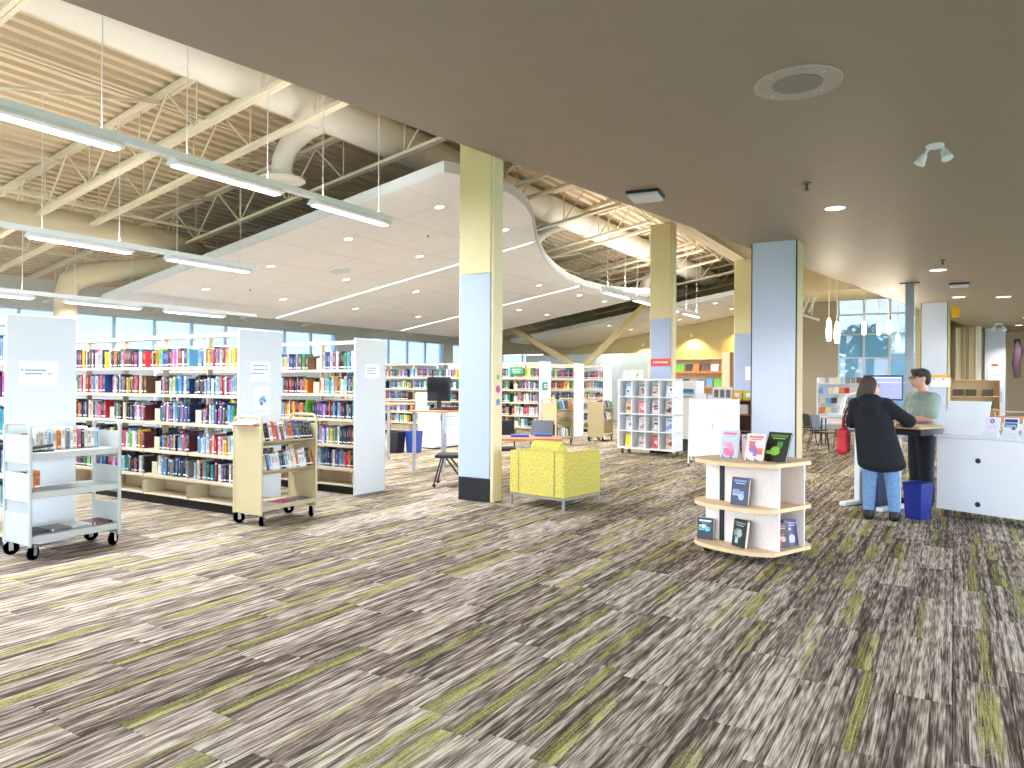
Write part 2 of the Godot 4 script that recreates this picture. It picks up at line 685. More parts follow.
func walls():
	var white = hexmat("wall_white", "e4e9ec", 0.85)
	var yellow = hexmat("wall_yellow", "e4d4a2", 0.85)
	var tan = hexmat("wall_tan", "d8c8a4", 0.85)
	# left wall with a clerestory band
	var mb = MB.new()
	wall_piece(mb, Vector3(-22.3, -0.3, 6.3), Vector3(-22, 2.35, -34.3))
	wall_piece(mb, Vector3(-22.3, 3.6, 6.3), Vector3(-22, 4.62, -34.3))
	var gaps = [[6.3, -6.0], [-22.0, -24.0], [-29.4, -30.2], [-33.6, -34.3]]
	for g in gaps:
		wall_piece(mb, Vector3(-22.3, 2.35, g[0]), Vector3(-22, 3.6, g[1]))
	structure(build("wall_left", mb, white), "white side wall under the clerestory windows")
	var n = 0
	for g in [[-6.0, -22.0], [-24.0, -29.4], [-30.2, -33.6]]:
		n += 1
		var w = Node3D.new()
		w.name = "window_%d" % n
		add_child(w)
		structure(w, "band of clerestory windows high in the white wall")
		var count = int(round(absf(g[1] - g[0]) / 1.35))
		var fr = MB.new()
		for y in [2.38, 3.57]:
			fr.box(Vector3(-22.12, y, (g[0] + g[1]) / 2), Vector3(0.12, 0.06, absf(g[1] - g[0])), 0.0)
		build("frame", fr, hexmat("alu", "dfe6ea", 0.4, 0.2), w)
		for i in count + 1:
			var z = lerpf(g[0], g[1], float(i) / count)
			bx("mullion", Vector3(-22.12, 2.975, z), Vector3(0.12, 1.2, 0.06), hexmat("alu", "dfe6ea", 0.4, 0.2), w, 0.0)
			if i < count:
				bx("pane", Vector3(-22.12, 2.975, lerpf(g[0], g[1], (i + 0.5) / count)), Vector3(0.012, 1.14, absf(g[1] - g[0]) / count - 0.06), glass(), w, 0.0)
	# back wall: yellow, with the big window on the right and a small one far left
	mb = MB.new()
	wall_piece(mb, Vector3(-22.3, -0.3, -34), Vector3(-21.5, 4.6, -34.3))
	wall_piece(mb, Vector3(-21.5, -0.3, -34), Vector3(-18.8, 2.1, -34.3))
	wall_piece(mb, Vector3(-21.5, 3.15, -34), Vector3(-18.8, 5.1, -34.3))
	wall_piece(mb, Vector3(-18.8, -0.3, -34), Vector3(-6.9, 8.2, -34.3))
	wall_piece(mb, Vector3(-4.3, -0.3, -34), Vector3(-1.35, 0.6, -34.3))
	wall_piece(mb, Vector3(-4.3, 5.5, -34), Vector3(-1.35, 8.2, -34.3))
	wall_piece(mb, Vector3(-1.35, -0.3, -34), Vector3(-0.2, 8.2, -34.3))
	structure(build("wall_back", mb, yellow), "yellow end wall behind the far shelves")
	mb = MB.new()
	wall_piece(mb, Vector3(-6.9, -0.3, -34), Vector3(-4.3, 8.2, -34.3))
	structure(build("wall_window", mb, hexmat("wall_stone", "b5ab98", 0.85)), "greyish tan wall left of the tall window")
	mb = MB.new()
	wall_piece(mb, Vector3(-0.5, -0.3, -34.3), Vector3(-0.2, 8.2, -47.3))
	wall_piece(mb, Vector3(-0.5, -0.3, -47), Vector3(8.3, 9.5, -47.3))
	structure(build("wall_far", mb, tan), "tan walls at the end of the right hand passage")
	mb = MB.new()
	wall_piece(mb, Vector3(8, -0.3, 6.3), Vector3(8.3, 0.5, -47.3))
	wall_piece(mb, Vector3(8, 4.2, 6.3), Vector3(8.3, 9.5, -47.3))
	wall_piece(mb, Vector3(8, 0.5, 6.3), Vector3(8.3, 4.2, 2.0))
	wall_piece(mb, Vector3(8, 0.5, -40.0), Vector3(8.3, 4.2, -47.3))
	structure(build("wall_right", mb, white), "white wall on the right of the hall")
	mb = MB.new()
	wall_piece(mb, Vector3(-22.3, -0.3, 6), Vector3(8.3, 0.5, 6.3))
	wall_piece(mb, Vector3(-22.3, 4.2, 6), Vector3(8.3, 9.5, 6.3))
	wall_piece(mb, Vector3(-22.3, 0.5, 6), Vector3(-20, 4.2, 6.3))
	wall_piece(mb, Vector3(2.5, 0.5, 6), Vector3(8.3, 4.2, 6.3))
	structure(build("wall_front", mb, white), "white wall behind the viewer")
	# the window walls behind and to the right of the viewer, whose daylight falls on the panels and columns
	var clear = hexmat("clear_glass", "ffffff", 0.02)
	clear.transparency = BaseMaterial3D.TRANSPARENCY_ALPHA
	clear.albedo_color = Color(1, 1, 1, 0.04)
	var alu = hexmat("alu", "dfe6ea", 0.4, 0.2)
	var wf = Node3D.new()
	wf.name = "window_6"
	add_child(wf)
	structure(wf, "window wall behind the viewer")
	for i in 11:
		var x = lerpf(-20.0, 2.5, i / 10.0)
		bx("mullion", Vector3(x, 2.35, 6.12), Vector3(0.08, 3.7, 0.12), alu, wf, 0.0)
		if i < 10:
			bx("pane", Vector3(x + 22.5 / 20.0, 2.35, 6.12), Vector3(22.5 / 10.0 - 0.08, 3.7, 0.012), clear, wf, 0.0)
	var wr = Node3D.new()
	wr.name = "window_7"
	add_child(wr)
	structure(wr, "window wall to the right of the viewer, lengthened to brighten the passage")
	for i in 19:
		var z = lerpf(2.0, -40.0, i / 18.0)  # run lengthened down the hall so its daylight lifts soffit and passage
		bx("mullion", Vector3(8.12, 2.35, z), Vector3(0.12, 3.7, 0.08), alu, wr, 0.0)
		if i < 18:
			bx("pane", Vector3(8.12, 2.35, z - 42.0 / 36.0), Vector3(0.012, 3.7, 42.0 / 18.0 - 0.08), clear, wr, 0.0)
	# big window
	var w5 = Node3D.new()
	w5.name = "window_4"
	add_child(w5)
	structure(w5, "tall gridded window behind the hanging lamps")
	var xs = [-4.3, -3.3, -2.32, -1.35]
	var ys = [0.6, 1.7, 2.75, 3.75, 4.6, 5.5]
	for x in xs:
		bx("mullion", Vector3(x, 3.05, -34.1), Vector3(0.08, 4.9, 0.14), hexmat("alu", "dfe6ea"), w5, 0.0)
	for y in ys:
		bx("transom", Vector3(-2.825, y, -34.1), Vector3(2.95, 0.06, 0.1), hexmat("alu", "dfe6ea"), w5, 0.0)
	for i in 3:
		for j in 5:
			bx("pane", Vector3((xs[i] + xs[i + 1]) / 2, (ys[j] + ys[j + 1]) / 2, -34.12), Vector3(xs[i + 1] - xs[i] - 0.08, ys[j + 1] - ys[j] - 0.06, 0.012), glass(), w5, 0.0)
	var w6 = Node3D.new()
	w6.name = "window_5"
	add_child(w6)
	structure(w6, "small window at the far left corner")
	for x in [-21.5, -20.15, -18.8]:
		bx("mullion", Vector3(x, 2.62, -34.1), Vector3(0.06, 1.05, 0.1), hexmat("alu", "dfe6ea"), w6, 0.0)
	for x in [-20.82, -19.47]:
		bx("pane", Vector3(x, 2.62, -34.1), Vector3(1.28, 1.02, 0.012), glass(), w6, 0.0)
	# bulkhead above the window
	mb = MB.new()
	wall_piece(mb, Vector3(-6.5, 5.2, -30), Vector3(-0.2, 8.0, -33.9))
	structure(build("wall_bulkhead", mb, hexmat("bulkhead_cream", "f0e2c0", 0.85)), "cream bulkhead above the tall window")

func glass():
	if M.has("glass"):
		return M["glass"]
	var m = hexmat("glass", "d8f0fa", 0.02)
	m.transparency = BaseMaterial3D.TRANSPARENCY_ALPHA
	m.albedo_color = Color(0.52, 0.8, 0.98, 0.72)
	return m

func roof():
	var mat = hexmat("deck_cream", "dcc9ab", 0.6)
	var rf = Node3D.new()
	rf.name = "ceiling_deck"
	add_child(rf)
	structure(rf, "cream corrugated metal roof deck")
	var pitch = 0.23
	var x = -22.5
	while x < 8.4:
		var mb = MB.new()
		for i in 4:
			var a = x + i * pitch
			var prof = [Vector2(a, 0), Vector2(a + 0.095, 0), Vector2(a + 0.115, 0.085), Vector2(a + 0.21, 0.085), Vector2(a + pitch, 0)]
			for k in 4:
				var p = prof[k]
				var q = prof[k + 1]
				var p0 = Vector3(p.x, roof_y(p.x) + p.y, 6.3)
				var q0 = Vector3(q.x, roof_y(q.x) + q.y, 6.3)
				var back = Vector3(0, 0, -53.6)
				var d = q0 - p0
				var nn = Vector3(d.y, -d.x, 0).normalized()
				mb.quad(p0, q0, q0 + back, p0 + back, nn)
		var o = build("roof_sheet", mb, mat, rf)
		x += pitch * 4
	var top = MB.new()
	top.quad(Vector3(-22.6, roof_y(-22.6) + 0.3, 6.4), Vector3(8.6, roof_y(8.6) + 0.3, 6.4), Vector3(8.6, roof_y(8.6) + 0.3, -47.4), Vector3(-22.6, roof_y(-22.6) + 0.3, -47.4), Vector3.UP)
	build("insulation", top, hexmat("insulation", "8a8a88", 0.9), rf)

func joists():
	var steel = hexmat("joist_cream", "e8dcc2", 0.55)
	var zs = [-3.9, -7.0, -8.0, -10.15, -13.2, -14.1, -16.4, -18.5, -19.2, -22.5, -23.3, -25.3, -28.0, -30.6, -32.6]
	for z in zs:
		var o = Node3D.new()
		o.name = numbered("roof_joist")
		add_child(o)
		structure(o, "cream open web roof joist")
		var x0 = -21.8
		var x1 = -5.9
		for s in [-0.042, 0.042]:
			rod("top_chord", Vector3(x0, roof_y(x0) - 0.06, z + s), Vector3(x1, roof_y(x1) - 0.06, z + s), 0.036, steel, o, true)
		for s in [-0.034, 0.034]:
			rod("bottom_chord", Vector3(x0 + 0.8, chord_y(x0 + 0.8), z + s), Vector3(-7.0, chord_y(-7.0), z + s), 0.03, steel, o, true)
		var p = 1.5
		var x = -7.0
		rod("web_rod", Vector3(-7.0, chord_y(-7.0), z), Vector3(-6.0, roof_y(-6.0) - 0.08, z), 0.02, steel, o)
		while x - p > x0 + 0.8:
			var b0 = Vector3(x, chord_y(x), z)
			var xm = x - p * 0.5
			var tp = Vector3(xm, roof_y(xm) - 0.08, z)
			var b1 = Vector3(x - p, chord_y(x - p), z)
			# the big duct threads the joists between two panel points: no web rods there
			for q in [[b0, tp, 0.018], [tp, b1, 0.018], [b1, Vector3(x - p, roof_y(x - p) - 0.08, z), 0.014]]:
				if maxf(q[0].x, q[1].x) < -9.3 or minf(q[0].x, q[1].x) > -8.7:
					rod("web_rod", q[0], q[1], q[2], steel, o)
			x -= p
	# bridging bars along the hall
	for x in [-11.0, -14.0, -17.0]:
		var o = Node3D.new()
		o.name = numbered("bridging_bar")
		add_child(o)
		structure(o, "cream bridging bars tying the roof joists")
		rod("lower_bar", Vector3(x, chord_y(x) + 0.04, -1.0), Vector3(x, chord_y(x) + 0.04, -33.8), 0.022, steel, o, true)
		rod("upper_bar", Vector3(x, roof_y(x) - 0.14, -1.0), Vector3(x, roof_y(x) - 0.14, -33.8), 0.022, steel, o, true)
		for i in zs.size() - 1:
			if zs[i] - zs[i + 1] > 1.5:
				rod("diagonal", Vector3(x, chord_y(x) + 0.04, zs[i]), Vector3(x, roof_y(x) - 0.14, zs[i + 1]), 0.02, steel, o, true)
	# roof girder on the columns
	var g = MB.new()
	g.box(Vector3(-5.4, 5.23, -14.5), Vector3(0.4, 0.05, 40))
	g.box(Vector3(-5.4, 5.8, -14.5), Vector3(0.4, 0.05, 40))
	g.box(Vector3(-5.4, 5.5, -14.5), Vector3(0.06, 0.6, 40))
	structure(build("trim_girder", g, hexmat("girder_cream", "e9dcbb", 0.6)), "cream steel girder over the column row")
	var up = MB.new()
	up.box(Vector3(-5.42, 6.45, -14.0), Vector3(0.14, 1.3, 40))
	structure(build("wall_upstand", up, hexmat("girder_cream", "e9dcbb", 0.6)), "cream upstand wall above the girder")

func soffit():
	var mb = MB.new()
	var poly = PackedVector2Array([Vector2(soffit_x(5.9), 5.9), Vector2(7.98, 5.9), Vector2(7.98, -46.98), Vector2(soffit_x(-46.98), -46.98)])
	mb.prism(poly, 4.5, 4.8)
	structure(build("ceiling", mb, noisy("soffit_taupe", "#968878", "#998b7b", 0.02, 0.55, Vector3.ONE * 0.4)), "flat taupe soffit over the viewer")

func cloud(called, label, outline, px0, pz0, pw, pl, leds):
	var o = Node3D.new()
	o.name = called
	add_child(o)
	structure(o, label)
	var face = noisy("ceiling_tile", "#e6e7ec", "#edeef3", 0.15, 0.9, Vector3.ONE)
	var rim = MB.new()
	var poly = PackedVector2Array(outline)
	rim.side(poly, 6.15, 6.33, SLOPE)
	var inner = Geometry2D.offset_polygon(poly, -0.02)[0]
	rim.side(inner, 6.15, 6.33, SLOPE)
	build("rim", rim, hexmat("cloud_rim", "e9edf2", 0.6), o)
	var back = MB.new()
	back.prism(inner, 6.2, 6.24, SLOPE)
	build("backing", back, hexmat("cloud_backing", "9a9a98", 0.9), o)
	var x = px0
	while x < -5.0:
		var z = pz0
		while z > -34.0:
			var g = 0.007
			var rect = PackedVector2Array([Vector2(x + g, z - g), Vector2(x + pw - g, z - g), Vector2(x + pw - g, z - pl + g), Vector2(x + g, z - pl + g)])
			for cut in Geometry2D.intersect_polygons(rect, inner):
				var parts = [cut]
				for led in leds:
					var slot = PackedVector2Array([Vector2(-30, led + 0.056), Vector2(0, led + 0.056), Vector2(0, led - 0.056), Vector2(-30, led - 0.056)])
					var next = []
					for q in parts:
						next.append_array(Geometry2D.clip_polygons(q, slot))
					parts = next
				for q in parts:
					if q.size() >= 3 and Geometry2D.triangulate_polygon(q).size() >= 3:
						var mb = MB.new()
						mb.prism(q, 6.15, 6.2, SLOPE)
						build("ceiling_panel", mb, face, o)
			z -= pl
		x += pw
	return o

var cloud_outline := [Vector2(-17.1, -9.5), Vector2(-7.12, -9.5), Vector2(-6.97, -10.0), Vector2(-6.92, -10.7), Vector2(-6.95, -11.4), Vector2(-7.1, -12.1), Vector2(-7.35, -12.8), Vector2(-7.7, -13.5), Vector2(-8.15, -14.4), Vector2(-8.55, -15.3), Vector2(-8.95, -16.3), Vector2(-9.3, -17.5), Vector2(-9.6, -18.8), Vector2(-9.75, -20.2), Vector2(-9.72, -21.4), Vector2(-9.5, -22.6), Vector2(-9.1, -23.6), Vector2(-8.7, -24.4), Vector2(-17.1, -24.4)]
var cloud2_outline := [Vector2(-17.1, -27.9), Vector2(-7.3, -27.9), Vector2(-6.6, -29.0), Vector2(-6.3, -30.5), Vector2(-6.3, -33.9), Vector2(-17.1, -33.9)]

func clouds():
	cloud("ceiling_cloud", "white suspended panel ceiling with a wavy edge", cloud_outline, -17.1, -9.5, 1.14, 1.25, [-14.5, -20.1])
	cloud("ceiling_cloud_far", "white suspended panel ceiling in front of the yellow wall", cloud2_outline, -17.1, -27.9, 1.14, 1.25, [])
	for d in [[-14.5, -8.3, "long glowing slot light nearer in the white panel ceiling"], [-20.1, -9.85, "long glowing slot light farther back in the white panel ceiling"]]:
		var x0 = -17.0
		var x1 = d[1]
		var o = thing("slot_light", d[2], "light", Vector3.ZERO, 0, "slot lights in the panel ceiling")
		var xm = (x0 + x1) / 2
		var le = x1 - x0
		var tilt = atan(SLOPE)
		var lens = bx("lens", Vector3(xm, cloud_y(xm) + 0.012, d[0]), Vector3(le, 0.012, 0.09), glow("slot_glow", "#fbfcff", 4.0), o, 0.0)
		lens.rotation.z = tilt
		for s in [-1, 1]:
			var t = bx("trim", Vector3(xm, cloud_y(xm) + 0.01, d[0] + s * 0.05), Vector3(le, 0.03, 0.01), hexmat("cloud_rim", "e9edf2"), o, 0.0)
			t.rotation.z = tilt
		var l = light_area("lamp", Vector3(xm, cloud_y(xm) - 0.01, d[0]), Vector2(le, 0.09), 22.0 * LIGHTS, "#f4f7ff", o)
		l.rotation = Vector3(-PI / 2, tilt, 0)
		l.basis = Basis(Vector3(cos(tilt), sin(tilt), 0), Vector3(0, 0, -1), Vector3(-sin(tilt), cos(tilt), 0))

func downlight(at, label, group, tilt, energy, hex, r = 0.085, ring = "#f2f2f0"):
	var o = thing("downlight", label, "light", at, 0, group)
	o.rotation.z = tilt
	if not shapes.has(["ring", r]):
		var mb = MB.new()
		mb.lathe([Vector2(r, 0.0), Vector2(r, -0.006), Vector2(r + 0.02, -0.008), Vector2(r + 0.024, 0.0)], 20)
		shapes[["ring", r]] = mb.mesh()
		mb = MB.new()
		mb.cyl(Vector3(0, -0.005, 0), Vector3(0, 0.0, 0), r - 0.001, 20)
		shapes[["disc", r]] = mb.mesh()
	inst("trim_ring", shapes[["ring", r]], hexmat("ring" + ring, ring, 0.5), o)
	inst("lens", shapes[["disc", r]], glow("lens" + hex, hex, 3.5), o)
	if energy > 0.0:
		light_spot("lamp", Vector3(0, -0.02, 0), Vector3.DOWN, 62, energy * LIGHTS, hex, o, r)

func downlights():
	var tilt = atan(SLOPE)
	var poly = Geometry2D.offset_polygon(PackedVector2Array(cloud_outline), -0.2)[0]
	var row = 0
	var rows = ["front", "second", "third", "fourth", "fifth", "last"]
	for z in [-10.8, -13.1, -15.8, -18.7, -21.4, -23.4]:
		var k = 0
		var nth = ["first", "second", "third", "fourth"]
		for x in [-8.2, -10.5, -12.8, -15.05]:
			if Geometry2D.is_point_in_polygon(Vector2(x, z), poly):
				downlight(Vector3(x, cloud_y(x) - 0.002, z), "round downlight, %s from the wavy edge in the %s row of the panel ceiling" % [nth[k], rows[row]], "downlights in the panel ceiling", tilt, 9.0, "#fffdf6")
				k += 1
		row += 1
	row = 0
	for z in [-29.0, -31.5]:
		var k = 0
		for x in [-8.2, -10.5, -12.8]:
			downlight(Vector3(x, cloud_y(x) - 0.002, z), "round downlight %s from the right in the %s row of the far panel ceiling" % [["first", "second", "third"][k], ["nearer", "farther"][row]], "downlights in the far panel ceiling", tilt, 9.0, "#fffaf0")
			k += 1
		row += 1
	downlight(Vector3(-1.71, 4.498, -13.04), "round recessed downlight in the taupe soffit nearest the big column", "downlights in the taupe soffit", 0, 16.0, "#fff3dc", 0.15)
	downlight(Vector3(-0.37, 4.498, -21.26), "round recessed downlight in the taupe soffit behind the small sprinkler", "downlights in the taupe soffit", 0, 16.0, "#fff3dc", 0.18)
	downlight(Vector3(0.1, 4.498, -28.0), "round recessed downlight in the taupe soffit beyond the ceiling box", "downlights in the taupe soffit", 0, 4.0, "#fff3dc", 0.18)
	for i in 3:  # extra lamps added to brighten the dim passage
		downlight(Vector3(2.6, 4.498, -33.0 - 4.5 * i), "round recessed downlight added to brighten the far passage, %s along it" % ["first", "second", "third"][i], "added downlights in the passage", 0, 26.0, "#fff3dc", 0.15)
	for i in 3:  # out of view, added as warm fill for the near floor
		downlight(Vector3(-3.6 + 3.6 * i, 4.498, -1.2), "unseen fill downlight added above the viewer, %s from the left" % ["first", "second", "third"][i], "added downlights above the viewer", 0, 3.0, "#fff3dc", 0.15)
	downlight(Vector3(1.35, 4.498, -28.6), "round recessed downlight in the taupe soffit at the right edge", "downlights in the taupe soffit", 0, 6.0, "#fff3dc", 0.2)

# ---------------------------------------------------------------- columns
func column(label, x0, x1, z, depth, top, split, group):
	var o = thing("column", label, "column", Vector3((x0 + x1) / 2, 0, z), 0, group)
	o.set_meta("kind", "structure")
	var w = x1 - x0
	var cream = hexmat("column_cream", "ecdcae", 0.6)
	bx("core", Vector3(0, top / 2, -depth / 2 - 0.02), Vector3(w, top, depth), cream, o, 0.01)
	var edge = 0.035
	bx("panel", Vector3(-0.01, (split + 0.31) / 2, -0.012), Vector3(w - edge * 2, split - 0.31, 0.03), hexmat("column_blue", "b3c0d8", 0.5), o, 0.005)
	if split < top - 0.3:
		bx("upper_panel", Vector3(-0.01, (split + top) / 2, -0.014), Vector3(w - edge * 2, top - split - 0.01, 0.026), hexmat("column_yellow", "e6d59e", 0.55), o, 0.005)
	bx("kick_plate", Vector3(-0.01, 0.155, -0.01), Vector3(w - edge * 2, 0.3, 0.034), hexmat("black_rubber", "111113", 0.6), o, 0.004)
	return o

func big_column(label, x0, x1, z):
	var o = thing("column", label, "column", Vector3((x0 + x1) / 2, 0, z), 0, "blue grey columns under the soffit")
	o.set_meta("kind", "structure")
	var w = x1 - x0
	bx("core", Vector3(0, 2.25, -0.34), Vector3(w + 0.02, 4.499, 0.6), hexmat("column_tan", "cbb98a", 0.6), o, 0.004)
	bx("panel", Vector3(0, 2.25, -0.015), Vector3(w - 0.05, 4.498, 0.04), hexmat("column_blue_big", "c9d4e8", 0.5), o, 0.004)
	for s in [-1, 1]:
		bx("edge_strip", Vector3(s * (w / 2 - 0.012), 2.25, -0.02), Vector3(0.022, 4.498, 0.04), hexmat("dark_trim", "3a3a44", 0.5), o, 0.002)
	return o

func columns():
	var c = column("tall slim cream column with blue lower panel beside the yellow armchair", -5.69, -5.13, -7.92, 0.22, 5.2, 3.0, "slim cream and blue columns")
	# two round stickers and a green one on the cream side
	var st = [[1.62, "#8fc74a", 0.035], [1.46, "#d23f97", 0.05], [1.29, "#7c86c8", 0.045]]
	for s in st:
		var mb = MB.new()
		mb.cyl(Vector3.ZERO, Vector3(0.004, 0, 0), s[2], 18)
		var o = build("sticker", mb, hexmat("sticker" + s[1], s[1]), c)
		o.position = Vector3(0.28, s[0] + 0.02, -0.13)
	c = column("tall slim cream column with a red sign behind the white cubby rack", -5.95, -5.4, -15.75, 0.22, 5.2, 3.05, "slim cream and blue columns")
	var sg = bx("sign", Vector3(0, 2.06, 0.012), Vector3(0.46, 0.17, 0.012), hexmat("sign_red", "#e2523f", 0.5), c, 0.002)
	var t = text("NEW BOOKS", 0.06, hexmat("sign_white", "#fff6ee"), sg)
	t.position = Vector3(0, 0, 0.008)
	column("tall slim cream column tucked behind the big blue grey column", -5.5, -4.95, -21.4, 0.22, 5.2, 3.05, "slim cream and blue columns")
	big_column("big blue grey column in front of the black chairs", -3.62, -2.72, -15.45)
	c = big_column("blue grey column behind the staff member", -1.03, -0.21, -29.4)
	big_column("farthest blue grey column, with a white notice", 1.26, 2.18, -43.4)

# ---------------------------------------------------------------- suspended lamps, ducts
func lamp_row(label, x, y, z0, z1, fixtures, energy, up = 0.08):
	var o = thing("linear_lamp", label, "light", Vector3(x, y, 0), 0, "suspended linear lamps")
	var white = hexmat("fixture_white", "edf1f6", 0.4)
	bx("rail", Vector3(0, 0.04, (z0 + z1) / 2), Vector3(0.1, 0.085, absf(z1 - z0)), white, o, 0.006)
	for f in fixtures:
		var le = absf(f[1] - f[0])
		var zc = (f[0] + f[1]) / 2
		if not shapes.has(["fixture", le]):
			var mb = MB.new()
			var prof = PackedVector2Array([Vector2(-0.05, 0.0), Vector2(-0.12, 0.06), Vector2(-0.12, 0.068), Vector2(-0.07, 0.085), Vector2(0.07, 0.085), Vector2(0.12, 0.068), Vector2(0.12, 0.06), Vector2(0.05, 0.0)])
			mb.xf = Transform3D(Basis(Vector3(1, 0, 0), Vector3(0, 0, 1), Vector3(0, -1, 0)), Vector3.ZERO)
			mb.prism(prof, -le / 2, le / 2)
			shapes[["fixture", le]] = mb.mesh()
		var h = inst("housing", shapes[["fixture", le]], white, o)
		h.position = Vector3(0, 0, zc)
		bx("tube", Vector3(0, -0.094, zc), Vector3(0.13, 0.016, le - 0.06), glow("tube_glow", "#f7faff", 4.0), o, 0.005)
		light_area("lamp", Vector3(0, -0.11, zc), Vector2(0.13, le), energy * LIGHTS, "#e8efff", o)
		if x > -10.0 or f[1] > -9.0:
			light_area("uplamp", Vector3(0, 0.09, zc), Vector2(0.1, le), energy * up * LIGHTS, "#f6f5f2", o, true)
		rod("wire", Vector3(0, 0.05, f[1] + 0.2), Vector3(0, roof_y(x) - y, f[1] + 0.2), 0.006, white, o)
		rod("wire", Vector3(0, 0.05, f[0] - 0.2), Vector3(0, roof_y(x) - y, f[0] - 0.2), 0.006, white, o)

func lamps():
	lamp_row("nearest hanging linear lamp, highest across the upper left", -7.9, 4.2, 0.0, -9.1, [[-0.8, -2.4], [-2.98, -4.58], [-5.2, -6.8], [-7.4, -9.0]], 20.0)
	lamp_row("second hanging linear lamp, below the tan duct", -11.9, 3.8, 0.0, -9.65, [[-1.1, -2.7], [-3.3, -4.9], [-5.5, -7.1], [-7.75, -9.5]], 18.0)
	lamp_row("third hanging linear lamp, lowest, just over the bookcases", -16.0, 3.3, 0.0, -13.0, [[-1.5, -3.1], [-3.7, -5.3], [-5.9, -7.5], [-8.13, -9.77], [-10.4, -12.0]], 14.0)
	lamp_row("far hanging linear lamp beyond the wavy ceiling edge", -7.9, 4.07, -17.5, -26.0, [[-17.6, -19.2], [-19.7, -21.3], [-21.9, -23.5], [-24.2, -25.8]], 10.0, 0.5)

func ducts():
	var duct = hexmat("duct_white", "ece8dc", 0.55)
	var tanm = hexmat("duct_tan", "dfd2b4", 0.55)
	var o = thing("air_duct", "long white round air duct running along the soffit edge", "duct", Vector3.ZERO, 0, "round air ducts")
	var y = 6.1
	var mb = MB.new()
	mb.tube([Vector3(-9.0, y, 3.0), Vector3(-9.0, y, -31.0)], 0.34, 24)
	build("pipe", mb, duct, o)
	for z in [-1.0, -3.5, -6.0, -8.5, -11.0, -13.5, -16.0, -18.5, -21.0, -23.5, -26.0, -28.5]:
		mb = MB.new()
		mb.tube([Vector3(-9.0, y, z), Vector3(-9.0, y, z - 0.04)], 0.345, 24)
		build("seam_band", mb, duct, o)
	for b in [[-8.75, 1.1], [-17.6, 1.1], [-26.2, 1.1]]:
		var z = b[0]
		var br = MB.new()
		var pts = []
		for i in 9:
			var t = float(i) / 8
			pts.append(Vector3(-9.0 - b[1] * sin(t * PI / 2) , y - 0.15 - 0.62 * (1.0 - cos(t * PI / 2)), z))
		pts.append(pts[-1] + Vector3(0, -0.18, 0))
		br.tube(pts, 0.18, 16)
		var e = pts[-1]
		var q = build("branch", br, duct, o)
		var ring = MB.new()
		ring.lathe([Vector2(0.17, 0.12), Vector2(0.24, 0.02), Vector2(0.4, -0.03), Vector2(0.4, -0.06), Vector2(0.34, -0.06), Vector2(0.2, -0.02), Vector2(0.06, -0.05), Vector2(0.0, -0.05)], 24)
		var d = build("diffuser", ring, duct, o)
		d.position = e
	# second duct, tan, lower on the left, with a drop
	o = thing("air_duct", "tan round air duct on the left with a vertical drop", "duct", Vector3.ZERO, 0, "round air ducts")
	mb = MB.new()
	mb.tube([Vector3(-15, 4.66, 0.0), Vector3(-15, 4.66, -9.6), Vector3(-15.05, 4.64, -10.2), Vector3(-15.3, 4.6, -10.7), Vector3(-15.8, 4.55, -11.0), Vector3(-17.5, 4.4, -11.2)], 0.26, 20)
	build("pipe", mb, tanm, o)
	mb = MB.new()
	mb.tube([Vector3(-15.2, 4.3, -10.6), Vector3(-16.6, 4.15, -9.7), Vector3(-17.1, 4.05, -9.2), Vector3(-17.35, 3.85, -8.9), Vector3(-17.4, 3.5, -8.85), Vector3(-17.4, 2.0, -8.85)], 0.24, 20)
	build("drop", mb, tanm, o)
	# steel tree brace
	o = thing("steel_brace", "yellow V shaped steel brace rising behind the far shelves", "brace", Vector3(-12.68, 0, -26.1))
	var st = hexmat("brace_tan", "d9c692", 0.55)
	bx("post", Vector3(0, 1.17, 0), Vector3(0.28, 2.34, 0.28), st, o, 0.01)
	rod("arm", Vector3(0.05, 2.2, 0), Vector3(3.1, 5.0, 0), 0.1, st, o, true)
	rod("arm", Vector3(-0.05, 2.2, 0), Vector3(-3.9, 4.2, 0), 0.1, st, o, true)

